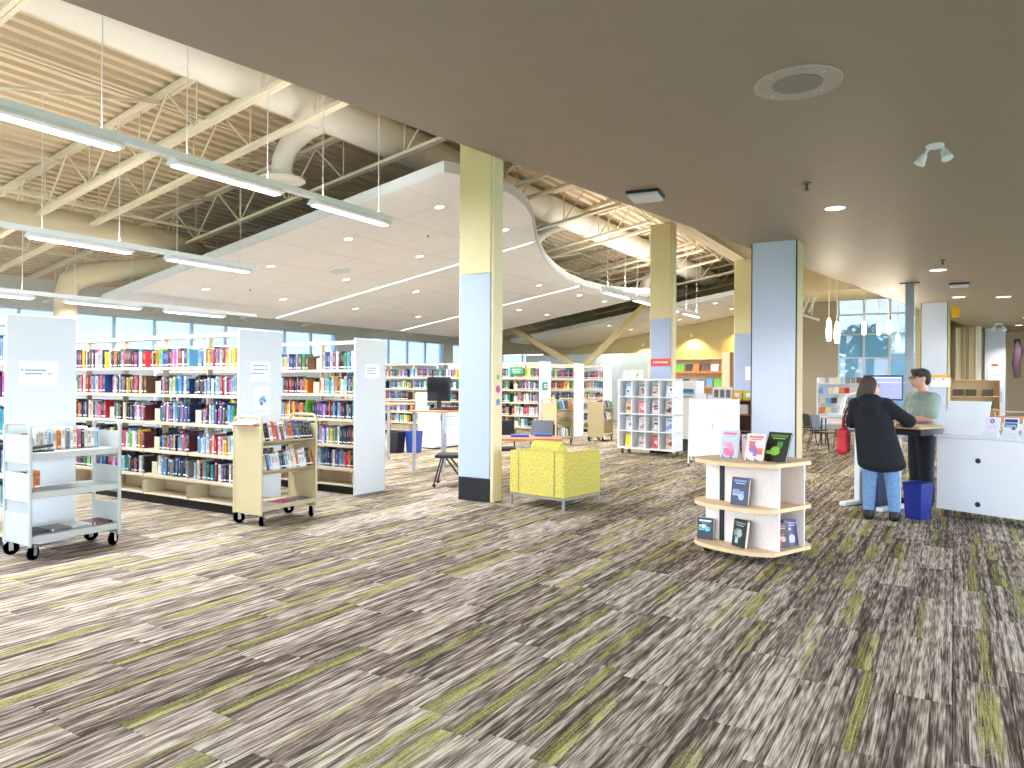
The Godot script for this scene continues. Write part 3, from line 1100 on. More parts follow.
func outside():
	var mb = MB.new()
	mb.box(Vector3(-10, -0.6, -30), Vector3(200, 0.4, 200))
	structure(build("ground", mb, noisy("ground_grass", "#6f8a6a", "#8fa487", 0.05, 0.95)), "grass outside the windows")
	# trees and a neighbour house seen through the tall window
	var r := RandomNumberGenerator.new()
	r.seed = 4
	var k = 0
	for p in [Vector3(-7.5, -0.4, -52), Vector3(-4.6, -0.4, -47), Vector3(-9.5, -0.4, -60)]:
		var o = thing("tree", ["leafy bluish tree left of centre through the tall window", "smaller leafy tree close behind the tall window", "large leafy tree farthest behind the tall window"][k], "tree", p, 0, "trees outside")
		k += 1
		mb = MB.new()
		mb.cone(Vector3.ZERO, Vector3(0, 2.5, 0), 0.16, 0.09, 8)
		build("trunk", mb, hexmat("bark", "6b5d50", 0.9), o)
		mb = MB.new()
		for i in 900:
			var q = Vector3(r.randfn(), r.randfn(), r.randfn()).normalized() * pow(r.randf(), 0.4)
			var ctr = Vector3(q.x * 1.7, 3.7 + q.y * 2.0, q.z * 1.7)
			var u = Vector3(r.randfn(), r.randfn(), r.randfn()).normalized() * 0.22
			var w = u.cross(Vector3(r.randfn(), r.randfn(), r.randfn())).normalized() * 0.13
			mb.quad(ctr - u, ctr + w, ctr + u, ctr - w, u.cross(w).normalized())
		var lf = build("foliage", mb, hexmat("leaf_%d" % k, ["5f7d4a", "557040", "6a8352"][k - 1], 0.8), o)
		lf.set_meta("kind", "stuff")
	var h = thing("house", "pale house with a white roof edge seen through the tall window", "house", Vector3(-1.5, -0.4, -64), 20)
	bx("wall", Vector3(0, 2.2, 0), Vector3(9, 4.4, 6), hexmat("house_wall", "9fb6c4", 0.8), h, 0.02)
	var rf = MB.new()
	rf.xf = Transform3D(Basis(Vector3(1, 0, 0), Vector3(0, 0, 1), Vector3(0, -1, 0)), Vector3.ZERO)
	rf.prism(PackedVector2Array([Vector2(-5.2, -4.3), Vector2(0, -7.0), Vector2(5.2, -4.3), Vector2(5.2, -4.6), Vector2(0, -7.3), Vector2(-5.2, -4.6)]), -3.3, 3.3)
	build("roof", rf, hexmat("house_roof", "e6eef2", 0.6), h)
	for x in [-2.5, 0.0, 2.5]:
		bx("window", Vector3(x, 2.4, 3.01), Vector3(1.2, 1.3, 0.06), hexmat("house_window", "4c6478", 0.2), h, 0.01)

# ---------------------------------------------------------------- books
var book_colors := [["navy", "1d2c4f"], ["dark blue", "24477f"], ["sky blue", "5fa4d4"], ["teal", "2f8a8f"], ["black", "1c1b1e"], ["charcoal", "3b3b42"], ["white", "e9e6e0"], ["cream", "e3d3ae"], ["red", "b9262c"], ["maroon", "5f1f28"], ["orange", "e07b28"], ["yellow", "e3c632"], ["green", "3e7f49"], ["lime green", "6fc23a"], ["purple", "5b4387"], ["pink", "d9618c"], ["grey", "8b8d92"], ["brown", "6a4a36"], ["pale blue", "a9c4dd"], ["lilac", "b09ac4"]]
var book_weights := [7, 6, 4, 3, 8, 6, 4, 2, 3, 4, 2, 1, 2, 1, 3, 2, 4, 4, 3, 2]
var book_meshes := []
var nth_words := ["first", "second", "third", "fourth", "fifth", "sixth", "seventh", "eighth", "ninth", "tenth"]

func nth(i):
	if i < 10:
		return nth_words[i]
	var k = i + 1
	var s = "th"
	if k % 10 == 1 and k % 100 != 11:
		s = "st"
	elif k % 10 == 2 and k % 100 != 12:
		s = "nd"
	elif k % 10 == 3 and k % 100 != 13:
		s = "rd"
	return "%d%s" % [k, s]

func pick_color(r, weights = book_weights):
	var sum = 0
	for w in weights:
		sum += w
	var t = r.randi_range(0, sum - 1)
	for i in weights.size():
		t -= weights[i]
		if t < 0:
			return i
	return 0

# unit book: spine at z = 0 facing +z, thickness along x (-0.5..0.5), height 0..1, depth 0..-1
func make_book_meshes():
	for kind in 4:
		var cover = MB.new()
		cover.box(Vector3(-0.46, 0.5, -0.5), Vector3(0.08, 1.0, 1.0), 0.0)
		cover.box(Vector3(0.46, 0.5, -0.5), Vector3(0.08, 1.0, 1.0), 0.0)
		var pts = [Vector2(-0.5, -0.02), Vector2(-0.3, 0.012), Vector2(0.0, 0.025), Vector2(0.3, 0.012), Vector2(0.5, -0.02)]
		for i in 4:
			var a = pts[i]
			var b = pts[i + 1]
			cover.quad(Vector3(a.x, 0, a.y), Vector3(b.x, 0, b.y), Vector3(b.x, 1, b.y), Vector3(a.x, 1, a.y), Vector3((a.x + b.x) * 0.5, 0, 1).normalized())
		cover.quad(Vector3(-0.5, 0, -0.02), Vector3(0.5, 0, -0.02), Vector3(0.5, 1, -0.02), Vector3(-0.5, 1, -0.02), Vector3.FORWARD)
		var m = cover.mesh()
		var pages = MB.new()
		pages.box(Vector3(0, 0.5, -0.5), Vector3(0.84, 0.97, 0.94), 0.0)
		pages.mesh(m)
		var mark = MB.new()
		if kind < 3:      # white spine label low on the spine
			mark.box(Vector3(0, 0.13, 0.0), Vector3(0.8, 0.08, 0.062), 0.0)
		else:
			mark.box(Vector3(0, 0.9, 0.0), Vector3(0.86, 0.06, 0.062), 0.0)
		mark.mesh(m)
		var band = MB.new()
		if kind == 0:
			band.box(Vector3(0, 0.62, 0.0), Vector3(0.5, 0.4, 0.058), 0.0)
		elif kind == 1:
			band.box(Vector3(0, 0.8, 0.0), Vector3(0.9, 0.16, 0.058), 0.0)
			band.box(Vector3(0, 0.42, 0.0), Vector3(0.4, 0.3, 0.058), 0.0)
		elif kind == 2:
			band.box(Vector3(0, 0.55, 0.0), Vector3(0.9, 0.05, 0.058), 0.0)
			band.box(Vector3(0, 0.75, 0.0), Vector3(0.45, 0.25, 0.058), 0.0)
		else:
			band.box(Vector3(0, 0.5, 0.0), Vector3(0.34, 0.6, 0.058), 0.0)
		band.mesh(m)
		m.surface_set_material(1, hexmat("pages", "e8e0cc", 0.9))
		m.surface_set_material(2, hexmat("spine_label", "eef0ee", 0.7))
		book_meshes.append(m)

func book_mat(i):
	return hexmat("cover_" + book_colors[i][0], book_colors[i][1], 0.5)

func band_color(i):
	var c = Color(book_colors[i][1])
	return c.lerp(Color("efe2c4"), 0.4) if c.get_luminance() < 0.4 else c.lerp(Color("2a2830"), 0.35)

func band_mat(i):
	return hexmat("band_" + book_colors[i][0], "#" + band_color(i).to_html(false), 0.5)

func one_book(color, kind, t, h, d, at, turn_y, lean, label, group, band = -1):
	var o := MeshInstance3D.new()
	o.mesh = book_meshes[kind]
	o.name = numbered("book")
	add_child(o, true)
	o.set_surface_override_material(0, book_mat(color))
	o.set_surface_override_material(3, band_mat(color))
	var b = Basis(Vector3.UP, turn_y) * Basis(Vector3.BACK, lean) * Basis.from_scale(Vector3(t, h, d))
	o.transform = Transform3D(b, at)
	tag(o, label, "book", group)
	return o

func stuff_book(mb, color, t, h, d, at, turn_y = 0.0, lean = 0.0, plain = false):
	mb.xf = Transform3D(Basis(Vector3.UP, turn_y) * Basis(Vector3.BACK, lean), at)
	mb.col = Color(book_colors[color][1]).srgb_to_linear()
	mb.box(Vector3(0, h / 2, -d / 2), Vector3(t, h, d), 0.0)
	if not plain:
		mb.col = Color("eeeeea").srgb_to_linear()
		mb.box(Vector3(0, h * 0.13, 0.0), Vector3(t * 0.8, h * 0.08, 0.003), 0.0)
		mb.col = band_color(color).srgb_to_linear()
		mb.box(Vector3(0, h * 0.65, 0.0), Vector3(t * 0.5, h * 0.34, 0.002), 0.0)
	mb.col = Color.WHITE

func vertex_mat(key, rough = 0.6):
	if not M.has(key):
		var m := StandardMaterial3D.new()
		m.vertex_color_use_as_albedo = true
		m.roughness = rough
		m.resource_name = key
		M[key] = m
	return M[key]

# ---------------------------------------------------------------- library stacks
var shelf_ys := [0.13, 0.37, 0.69, 1.05, 1.4, 1.74]
var chosen := 0
const SHELF_BOOKS := 212

func bookcase(label, panel_x, z_front, sections, seed_, where, singles, fill_low = false):
	var r := RandomNumberGenerator.new()
	r.seed = seed_
	var sw = 0.915
	var le = sw * sections
	var o = thing("bookcase", label, "bookcase", Vector3(panel_x, 0, z_front - 0.3), 0, "double sided steel bookcases")
	var white = hexmat("end_panel_white", "e3e8ea", 0.55)
	var cream = hexmat("shelf_cream", "d8cbab", 0.5)
	bx("end_panel", Vector3(-0.02, 1.085, 0), Vector3(0.035, 2.17, 0.62), white, o, 0.005)
	bx("end_panel", Vector3(-le - 0.06, 1.085, 0), Vector3(0.035, 2.17, 0.62), white, o, 0.005)
	bx("kick_plate", Vector3(-le / 2 - 0.04, 0.045, 0), Vector3(le - 0.02, 0.085, 0.52), hexmat("black_rubber", "1b1a1b"), o, 0.0)
	for i in sections + 1:
		bx("upright", Vector3(-0.05 - i * sw, 1.07, 0), Vector3(0.035, 2.14, 0.07), cream, o, 0.004)
	for i in sections:
		var xc = -0.05 - (i + 0.5) * sw
		for s in [-1, 1]:
			for k in shelf_ys.size():
				var dp = 0.28
				var sh = bx("shelf", Vector3(xc, shelf_ys[k] - 0.012, s * (0.02 + dp / 2)), Vector3(sw - 0.02, 0.018, dp), cream, o, 0.003)
				if k > 0 and s == 1:
					bx("lip", Vector3(0, -0.014, s * (dp / 2 - 0.004)), Vector3(sw - 0.02, 0.03, 0.01), cream, sh, 0.002)
				if s == 1 and k == 0:
					for e in [-1, 1]:
						bx("bracket", Vector3(e * (sw / 2 - 0.018), 0.085, 0.0), Vector3(0.006, 0.16, dp), cream, sh, 0.001)
		bx("top_rail", Vector3(xc, 2.13, 0.0), Vector3(sw, 0.05, 0.1), cream, o, 0.004)
		bx("back_rail", Vector3(xc, 0.2, 0.0), Vector3(sw - 0.04, 0.14, 0.012), cream, o, 0.002)
	# books on the near face
	var mb = MB.new()
	var count = 0
	for k in range(1, shelf_ys.size()):
		var num = 0
		for i in sections:
			var x = panel_x - 0.085 - i * sw
			var x_end = panel_x - 0.05 - (i + 1) * sw + 0.03
			var stop = x_end + (r.randf_range(0.0, 0.28) if r.randf() < 0.6 else 0.0)
			var room = (shelf_ys[k + 1] if k + 1 < shelf_ys.size() else 2.05) - shelf_ys[k] - 0.05
			var tall = r.randf_range(0.2, 0.235)
			var bright = r.randf()
			while true:
				var t = r.randf_range(0.02, 0.05)
				if x - t < stop:
					break
				var h = minf(room, tall + r.randf_range(-0.03, 0.03))
				var d = r.randf_range(0.14, 0.19)
				var c = pick_color(r)
				if bright < 0.22 and r.randf() < 0.5:
					c = [10, 11, 6, 15, 13, 8, 2, 18][r.randi_range(0, 7)]
				var kind = r.randi_range(0, 3)
				var lean = 0.0
				var at = Vector3(x - t / 2, shelf_ys[k], z_front - 0.03 - r.randf_range(0.0, 0.025))
				var q = px_of(at)
				if singles and chosen < SHELF_BOOKS and q.x > 118 and q.x < 232 and not (q.y > 420 and q.x > 228):
					one_book(c, kind, t, h, d, at, 0.0, lean, "%s book, %s along the %s shelf down, %s" % [book_colors[c][0], nth(num), nth_words[5 - k], where], "books on the bookcase " + where)
					chosen += 1
				else:
					stuff_book(mb, c, t, h, d, at, 0.0, lean)
				num += 1
				x -= t + 0.0015
			# a sheet steel bookend where the row stops short
			if x - stop > -0.2 and stop - x_end > 0.13:
				var be = MB.new()
				be.box(Vector3(-0.055, 0.08, 0.06), Vector3(0.11, 0.16, 0.003), 0.001)
				be.box(Vector3(-0.055, 0.002, 0), Vector3(0.11, 0.003, 0.12), 0.001)
				if px_of(Vector3(x, shelf_ys[k], z_front)).x > 60 and i < 4:
					var ob = build("bookend", be, cream)
					ob.position = Vector3(x - 0.004, shelf_ys[k], z_front - 0.1)
					tag(ob, "cream bookend after %s block of books, %s shelf down, %s" % [nth_words[i], nth_words[5 - k], where], "bookend", "cream bookends")
	# far face, unseen rows that close the view through
	for k in range(1, shelf_ys.size()):
		for i in sections:
			var x = panel_x - 0.085 - i * sw
			while x > panel_x - 0.05 - (i + 1) * sw + 0.1:
				var t = r.randf_range(0.03, 0.06)
				stuff_book(mb, pick_color(r), t, r.randf_range(0.19, 0.24), 0.17, Vector3(x - t / 2, shelf_ys[k], z_front - 0.57), PI, 0.0, true)
				x -= t + 0.002
	tag(build("shelved_books", mb, vertex_mat("stuff_books")), "rows of mixed library books on the bookcase " + where, "books", "", "stuff")
	return o

func paper_image(w, h, lines, ink, paper = Color("f6f8fb")):
	var im = Image.create(w, h, false, Image.FORMAT_RGB8)
	im.fill(paper)
	for l in lines:
		im.fill_rect(Rect2i(l[0], l[1], l[2], l[3]), ink if l.size() < 5 else Color(l[4]))
	return im

func stacks():
	make_book_meshes()
	bookcase("nearest steel bookcase, its white end panel behind the white cart", -7.4, -3.26, 5, 31, "behind the white cart", false)
	bookcase("steel bookcase between the white cart and the cream cart", -7.03, -5.5, 6, 32, "left of the cream cart", true)
	bookcase("steel bookcase whose white end panel stands clear right of the cream cart", -7.03, -7.4, 5, 33, "right of the cream cart", false)
	bookcase("far steel bookcase behind the computer table", -9.6, -17.2, 9, 34, "behind the computer table", false)
	bookcase("far steel bookcase behind the left of the two far carts", -9.6, -19.3, 5, 35, "behind the left far cart", false)
	bookcase("farthest steel bookcase, behind the right far cart", -9.6, -21.4, 5, 36, "behind the right far cart", false)
	# notices taped to the end panels
	var n1 = printed("notice_a", paper_image(64, 44, [[4, 14, 3, 3], [10, 15, 34, 2], [10, 21, 28, 2], [48, 21, 3, 2], [52, 21, 2, 2]], Color("8795a8")), 0.6)
	var n2 = printed("notice_b", paper_image(64, 52, [[10, 10, 34, 2], [48, 9, 6, 3], [10, 20, 34, 2], [48, 19, 6, 3], [3, 29, 4, 3], [10, 30, 34, 2]], Color("8795a8")), 0.6)
	var n3 = printed("notice_c", paper_image(64, 44, [[8, 12, 40, 2], [8, 20, 34, 2], [8, 28, 38, 2]], Color("a9a9bd")), 0.6)
	var im = paper_image(64, 86, [[10, 72, 40, 1], [10, 76, 34, 1]], Color("9fc4dc"), Color("eef7fb"))
	for p in [[28, 30, 8, "3d6f94"], [22, 34, 10, "7fb2d0"], [38, 36, 8, "5b93b8"], [26, 44, 12, "3f7499"], [34, 26, 10, "86bcd8"]]:
		for y in 12:
			for x in 12:
				if Vector2(x - 6, y - 6).length() < 6:
					im.set_pixel(p[0] + x, p[1] + y, Color(p[3]))
	var n4 = printed("notice_swirl", im, 0.6)
	for d in [[n1, -3.52, 1.62, 0.34, 0.24, "white paper notice with two lines on the nearest end panel"], [n2, -5.78, 1.68, 0.3, 0.24, "white paper notice with three lines on the second end panel"], [n4, -5.8, 1.33, 0.24, 0.34, "pale poster with a blue swirl on the second end panel"], [n3, -7.72, 1.72, 0.3, 0.2, "small paper notice on the third end panel"]]:
		var o = sheet("paper_notice", d[3], d[4], d[0], self, 0.003)
		o.position = Vector3(-7.027 if d[1] < -4 else -7.397, d[2], d[1])
		o.rotation_degrees.y = 90
		tag(o, d[5], "notice", "notices on the end panels")
	# green signs on the far stacks
	for d in [[Vector3(-10.35, 1.92, -17.185), 0.44, 0.2, 0.0, "green hanging sign on the far bookcase left of its end panel", "FICTION"], [Vector3(-9.585, 1.5, -17.45), 0.26, 0.22, 90.0, "small green sign on the far white end panel", "A - L"]]:
		var o = thing("shelf_sign", d[4], "sign", d[0], d[3], "green shelf signs")
		bx("board", Vector3.ZERO, Vector3(d[1], d[2], 0.012), hexmat("sign_green", "2f9e6d", 0.5), o, 0.003)
		for k in 2:
			bx("print_line", Vector3(0, 0.03 - k * 0.06, 0.008), Vector3(d[1] * (0.6 - 0.1 * k), 0.025, 0.004), hexmat("sign_white", "#fff6ee"), o, 0.0)

# ---------------------------------------------------------------- book carts
func cart(called, label, at, turn, col, cut_ends, slanted):
	var o = thing(called, label, "book cart", at, turn, "library book carts")
	var m = hexmat("cart_" + col, col, 0.45)
	var L = 0.78      # along local z
	var W = 0.44      # along local x
	# end frames at z = +-L/2
	for s in [-1, 1]:
		var fr = Node3D.new()
		fr.name = "end_frame"
		o.add_child(fr, true)
		fr.position = Vector3(0, 0, s * L / 2)
		var mb = MB.new()
		var pts = [Vector3(-W / 2, 0.12, 0), Vector3(-W / 2, 1.1, 0)]
		for a in arc(Vector2(-W / 2 + 0.07, 1.11), 0.07, PI, PI / 2, 5):
			pts.append(Vector3(a.x, a.y, 0))
		for a in arc(Vector2(W / 2 - 0.07, 1.11), 0.07, PI / 2, 0, 5):
			pts.append(Vector3(a.x, a.y, 0))
		pts.append(Vector3(W / 2, 1.1, 0))
		pts.append(Vector3(W / 2, 0.12, 0))
		mb.tube(pts, 0.017, 8)
		build("post_loop", mb, m, fr)
		var th = 0.012
		if cut_ends:
			for y in [[0.13, 0.4], [0.5, 0.75], [0.83, 1.08]]:
				bx("end_plate", Vector3(0, (y[0] + y[1]) / 2, 0), Vector3(W - 0.02, y[1] - y[0], th), m, fr, 0.003)
		else:
			bx("end_plate", Vector3(0, 0.6, 0), Vector3(W - 0.01, 0.96, th), m, fr, 0.004)
	if slanted:
		for y in [0.56, 0.88]:
			for sx in [-1, 1]:
				var sh = bx("shelf", Vector3(sx * 0.105, y, 0), Vector3(0.215, 0.012, L - 0.02), m, o, 0.002)
				sh.rotation_degrees.z = sx * 15.0
			bx("divider", Vector3(0, y + 0.06, 0), Vector3(0.012, 0.2, L - 0.02), m, o, 0.002)
		bx("shelf", Vector3(0, 0.2, 0), Vector3(W - 0.02, 0.014, L - 0.02), m, o, 0.003)
		for s in [-1, 1]:
			bx("shelf_lip", Vector3(s * (W / 2 - 0.012), 0.19, 0), Vector3(0.01, 0.05, L - 0.02), m, o, 0.002)
	else:
		for y in [0.2, 0.58, 0.92]:
			var sh = bx("shelf", Vector3(0, y, 0), Vector3(W - 0.02, 0.014, L - 0.02), m, o, 0.003)
			for s in [-1, 1]:
				bx("lip", Vector3(s * (W / 2 - 0.014), -0.022, 0), Vector3(0.012, 0.055, L - 0.02), m, sh, 0.002)
	for sx in [-1, 1]:
		for sz in [-1, 1]:
			var c = Node3D.new()
			c.name = "caster"
			o.add_child(c, true)
			c.position = Vector3(sx * (W / 2 - 0.03), 0, sz * (L / 2 - 0.04))
			c.rotation_degrees.y = 25.0 * sx
			if not shapes.has("cart_wheel"):
				var mb = MB.new()
				mb.xf = Transform3D(Basis(Vector3(0, 1, 0), Vector3(1, 0, 0), Vector3(0, 0, 1)), Vector3(0, 0.062, 0))
				mb.lathe([Vector2(0.0, -0.016), Vector2(0.05, -0.016), Vector2(0.062, -0.01), Vector2(0.062, 0.01), Vector2(0.05, 0.016), Vector2(0.0, 0.016)], 20)
				shapes["cart_wheel"] = mb.mesh()
				mb = MB.new()
				for s in [-1, 1]:
					mb.box(Vector3(s * 0.024, 0.085, 0), Vector3(0.005, 0.09, 0.035), 0.001)
				mb.box(Vector3(0, 0.13, 0), Vector3(0.055, 0.012, 0.05), 0.002)
				mb.cyl(Vector3(-0.028, 0.062, 0), Vector3(0.028, 0.062, 0), 0.012, 8)
				shapes["cart_fork"] = mb.mesh()
			inst("wheel", shapes["cart_wheel"], hexmat("black_rubber", "1b1a1b"), c)
			inst("fork", shapes["cart_fork"], hexmat("chrome", "c9cdd2", 0.25, 0.9), c)
	return o

func cart_row(at, turn, side, y0, x_in, z0, z1, r, where, group, pale, single = true, mb = null, slant = 15.0):
	# books spine out towards local +x (side 1); stands along local z
	var z = z0
	var num = 0
	var B = Basis(Vector3.UP, deg_to_rad(turn))
	while true:
		var t = r.randf_range(0.022, 0.042)
		if z + t > z1:
			break
		var c = pick_color(r, [1, 1, 1, 0, 2, 2, 10, 7, 1, 1, 2, 1, 0, 0, 0, 1, 3, 1, 3, 1]) if pale else pick_color(r)
		var h = r.randf_range(0.17, 0.23)
		var loc = Vector3(side * x_in, y0, z + t / 2)
		var tr = Transform3D(Basis(Vector3.UP, deg_to_rad(turn) + side * PI / 2), at + B * loc)
		tr.basis = tr.basis * Basis(Vector3.RIGHT, -deg_to_rad(slant))
		if single:
			var o = one_book(c, r.randi_range(0, 3), t, h, 0.15, Vector3.ZERO, 0, 0, "%s book, %s from the left on the %s" % [book_colors[c][0], nth(num), where], group)
			o.transform = Transform3D(tr.basis * Basis.from_scale(Vector3(t, h, 0.15)), tr.origin)
		else:
			mb.xf = tr
			mb.col = Color(book_colors[c][1]).srgb_to_linear()
			mb.box(Vector3(0, h / 2, -0.075), Vector3(t, h, 0.15), 0.0)
			mb.col = Color.WHITE
		num += 1
		z += t + 0.002

func carts():
	var r := RandomNumberGenerator.new()
	r.seed = 8
	# white cart
	var a1 = Vector3(-6.99, 0, -3.55)
	cart("book_cart", "white three shelf book cart nearest the viewer on the left", a1, 0, "b2b5ab", true, false)
	var z = 0.24
	var num = 0
	while z > -0.32:
		var t = r.randf_range(0.025, 0.04)
		var c = [6, 7, 6, 18, 7, 10, 6, 16, 6, 7, 15, 4][num % 12]
		one_book(c, num % 4, t, r.randf_range(0.17, 0.2), 0.14, a1 + Vector3(0.02, 0.93, z), PI / 2, 0, "%s book, %s from the left on top of the white cart" % [book_colors[c][0], nth(num)], "books on the white cart")
		num += 1
		z -= t + 0.003
	var be = MB.new()
	be.tube([Vector3(0, 0, -0.05), Vector3(0, 0.13, -0.05), Vector3(0, 0.155, -0.025), Vector3(0, 0.155, 0.025), Vector3(0, 0.13, 0.05), Vector3(0, 0, 0.05)], 0.008, 8)
	var o = build("bookend", be, hexmat("bookend_grey", "77786f", 0.5))
	o.position = a1 + Vector3(-0.03, 0.927, 0.32)
	tag(o, "grey wire loop bookend on top of the white cart", "bookend", "")
	o = thing("stapler", "black stapler lying on top of the white cart", "stapler", a1 + Vector3(0.13, 0.927, 0.27), 0)
	bx("base", Vector3(0, 0.008, 0), Vector3(0.045, 0.014, 0.22), hexmat("black_plastic", "1e1f26", 0.4), o, 0.004)
	var arm = bx("arm", Vector3(0, 0.045, 0.0), Vector3(0.035, 0.025, 0.21), hexmat("black_plastic", "1e1f26", 0.4), o, 0.006)
	arm.rotation_degrees.x = 5
	bx("hinge", Vector3(0, 0.03, 0.1), Vector3(0.03, 0.05, 0.02), hexmat("black_plastic", "1e1f26", 0.4), o, 0.003)
	for i in 3:
		var c = [17, 7, 10][i]
		one_book(c, 1, 0.05, 0.16, 0.13, a1 + Vector3(0.0, 0.588, 0.34 - i * 0.055), PI / 2, 0, "%s book, %s from the left on the middle shelf of the white cart" % [book_colors[c][0], nth_words[i]], "books on the white cart")
	for i in 4:
		var c = [4, 16, 6, 9][i]
		var b = one_book(c, 3, 0.02, 0.26, 0.2, Vector3.ZERO, 0, 0, "%s flat book, %s from the left on the bottom shelf of the white cart" % [book_colors[c][0], nth_words[i]], "books on the white cart")
		b.transform = Transform3D(Basis(Vector3.UP, PI / 2) * Basis(Vector3.BACK, PI / 2) * Basis.from_scale(Vector3(0.02, 0.18, 0.24)), a1 + Vector3(0.13, 0.22, 0.185 - 0.185 * i))
	# cream cart
	var a2 = Vector3(-6.55, 0, -5.62)
	cart("book_cart", "cream book cart with two slanted rows of books beside the end panels", a2, 0, "c3b388", false, true)
	var B = Basis()
	for d in [[0.918, 0.2, "upper row of the cream cart"], [0.598, 0.2, "lower row of the cream cart"]]:
		var zz = 0.36
		var k = 0
		while zz > -0.34:
			var t = r.randf_range(0.026, 0.046)
			var c = pick_color(r, [1, 1, 1, 0, 3, 2, 12, 8, 1, 1, 2, 1, 0, 0, 0, 1, 3, 1, 3, 1])
			var h = r.randf_range(0.17, 0.215)
			var lean = 0.0
			var bk = one_book(c, r.randi_range(0, 3), t, h, 0.15, Vector3.ZERO, 0, 0, "%s book, %s from the left in the %s" % [book_colors[c][0], nth(k), d[2]], "books on the cream cart")
			var bas = Basis(Vector3.UP, PI / 2) * Basis(Vector3.RIGHT, -deg_to_rad(15)) * Basis(Vector3.BACK, lean)
			bk.transform = Transform3D(bas * Basis.from_scale(Vector3(t, h, 0.15)), a2 + Vector3(d[1], d[0], zz - t / 2))
			k += 1
			zz -= t + 0.002
	for i in 3:
		var c = [5, 16, 17][i]
		one_book(c, 0, 0.045, 0.15, 0.12, a2 + Vector3(-0.12, 0.655, 0.06 - 0.05 * i), PI / 2, 0, "%s book, %s from the left seen through the middle of the cream cart" % [book_colors[c][0], nth_words[i]], "books on the cream cart")
	for i in 3:
		var c = [6, 15, 16][i]
		var b = one_book(c, 3, 0.012, 0.26, 0.2, Vector3.ZERO, 0, 0, "thin %s magazine, %s from the left on the bottom shelf of the cream cart" % [book_colors[c][0], nth_words[i]], "magazines on the cream cart")
		b.transform = Transform3D(Basis(Vector3.UP, PI / 2) * Basis(Vector3.BACK, PI / 2) * Basis.from_scale(Vector3(0.012, 0.24, 0.19)), a2 + Vector3(0.17, 0.214, 0.13 - 0.25 * i))
	var slip = sheet("paper_slips", 0.3, 0.2, hexmat("paper_white", "f3f5f7", 0.7), self, 0.01)
	slip.position = a2 + Vector3(-0.02, 1.115, 0.39)
	slip.rotation_degrees = Vector3(-80, 10, 0)
	tag(slip, "stack of white paper slips on the end of the cream cart", "paper")
	var red = bx("red_folder", a2 + Vector3(-0.02, 1.088, 0.39), Vector3(0.34, 0.008, 0.16), hexmat("folder_red", "c8413c", 0.6), self, 0.002)
	tag(red, "thin red folder under the paper slips on the cream cart", "folder")
	# far carts
	var a3 = Vector3(-8.72, 0, -16.55)
	cart("book_cart", "far cream book cart nearest the grey chair", a3, -6, "c3b388", false, true)
	var a4 = Vector3(-8.35, 0, -18.4)
	cart("book_cart", "far cream book cart beside the white cubby rack", a4, 4, "c3b388", false, true)
	var mb = MB.new()
	cart_row(a3, -6, 1, 0.918, 0.2, -0.36, 0.2, r, "", "", false, false, mb)
	cart_row(a3, -6, 1, 0.22, 0.2, -0.36, 0.36, r, "", "", true, false, mb, 4.0)
	tag(build("cart_books", mb, vertex_mat("stuff_books")), "mixed books on the far cart nearest the grey chair", "books", "", "stuff")
	mb = MB.new()
	cart_row(a4, 4, 1, 0.918, 0.2, -0.36, 0.36, r, "", "", false, false, mb)
	cart_row(a4, 4, 1, 0.598, 0.2, -0.36, 0.36, r, "", "", true, false, mb)
	tag(build("cart_books", mb, vertex_mat("stuff_books")), "mixed books on the far cart beside the cubby rack", "books", "", "stuff")

# ---------------------------------------------------------------- furniture
func cover_image(seed_, a, b, c):
	var r := RandomNumberGenerator.new()
	r.seed = seed_
	var im = Image.create(40, 56, false, Image.FORMAT_RGB8)
	im.fill(Color(a))
	for i in 3:
		im.fill_rect(Rect2i(r.randi_range(2, 20), r.randi_range(16, 40), r.randi_range(8, 22), r.randi_range(4, 14)), Color(b if i % 2 == 0 else c))
	var ctr = Vector2(r.randf_range(14, 26), r.randf_range(26, 42))
	var rad = r.randf_range(6, 11)
	for y in 56:
		for x in 40:
			if Vector2(x, y).distance_to(ctr) < rad:
				im.set_pixel(x, y, Color(c if r.randf() < 0.85 else b))
	im.fill_rect(Rect2i(5, 5, 30, 4), Color(b))
	im.fill_rect(Rect2i(9, 11, 22, 2), Color(c))
	return im

# a book shown face out: print on +z, pages at the right, spine at the left
func face_book(label, group, at, w, h, t, turn, back, mat, spine):
	var o = thing("display_book", label, "book", at, turn, group)
	var q = Node3D.new()
	var lean = Basis(Vector3.RIGHT, -deg_to_rad(back))
	var cov = sheet("front_cover", w, h, mat, o, 0.004)
	cov.transform = Transform3D(lean, lean * Vector3(0, h / 2, t / 2))
	var pg = bx("pages", Vector3.ZERO, Vector3(w - 0.012, h - 0.012, t - 0.006), hexmat("pages", "e8e0cc", 0.9), o, 0.0)
	pg.transform = Transform3D(lean, lean * Vector3(0.002, h / 2, 0))
	var sp = bx("spine", Vector3.ZERO, Vector3(0.005, h, t), hexmat("spine_" + spine, spine, 0.5), o, 0.001)
	sp.transform = Transform3D(lean, lean * Vector3(-w / 2 + 0.002, h / 2, 0))
	var bk = bx("back_cover", Vector3.ZERO, Vector3(w, h, 0.004), hexmat("spine_" + spine, spine, 0.5), o, 0.001)
	bk.transform = Transform3D(lean, lean * Vector3(0, h / 2, -t / 2))
	q.free()
	return o

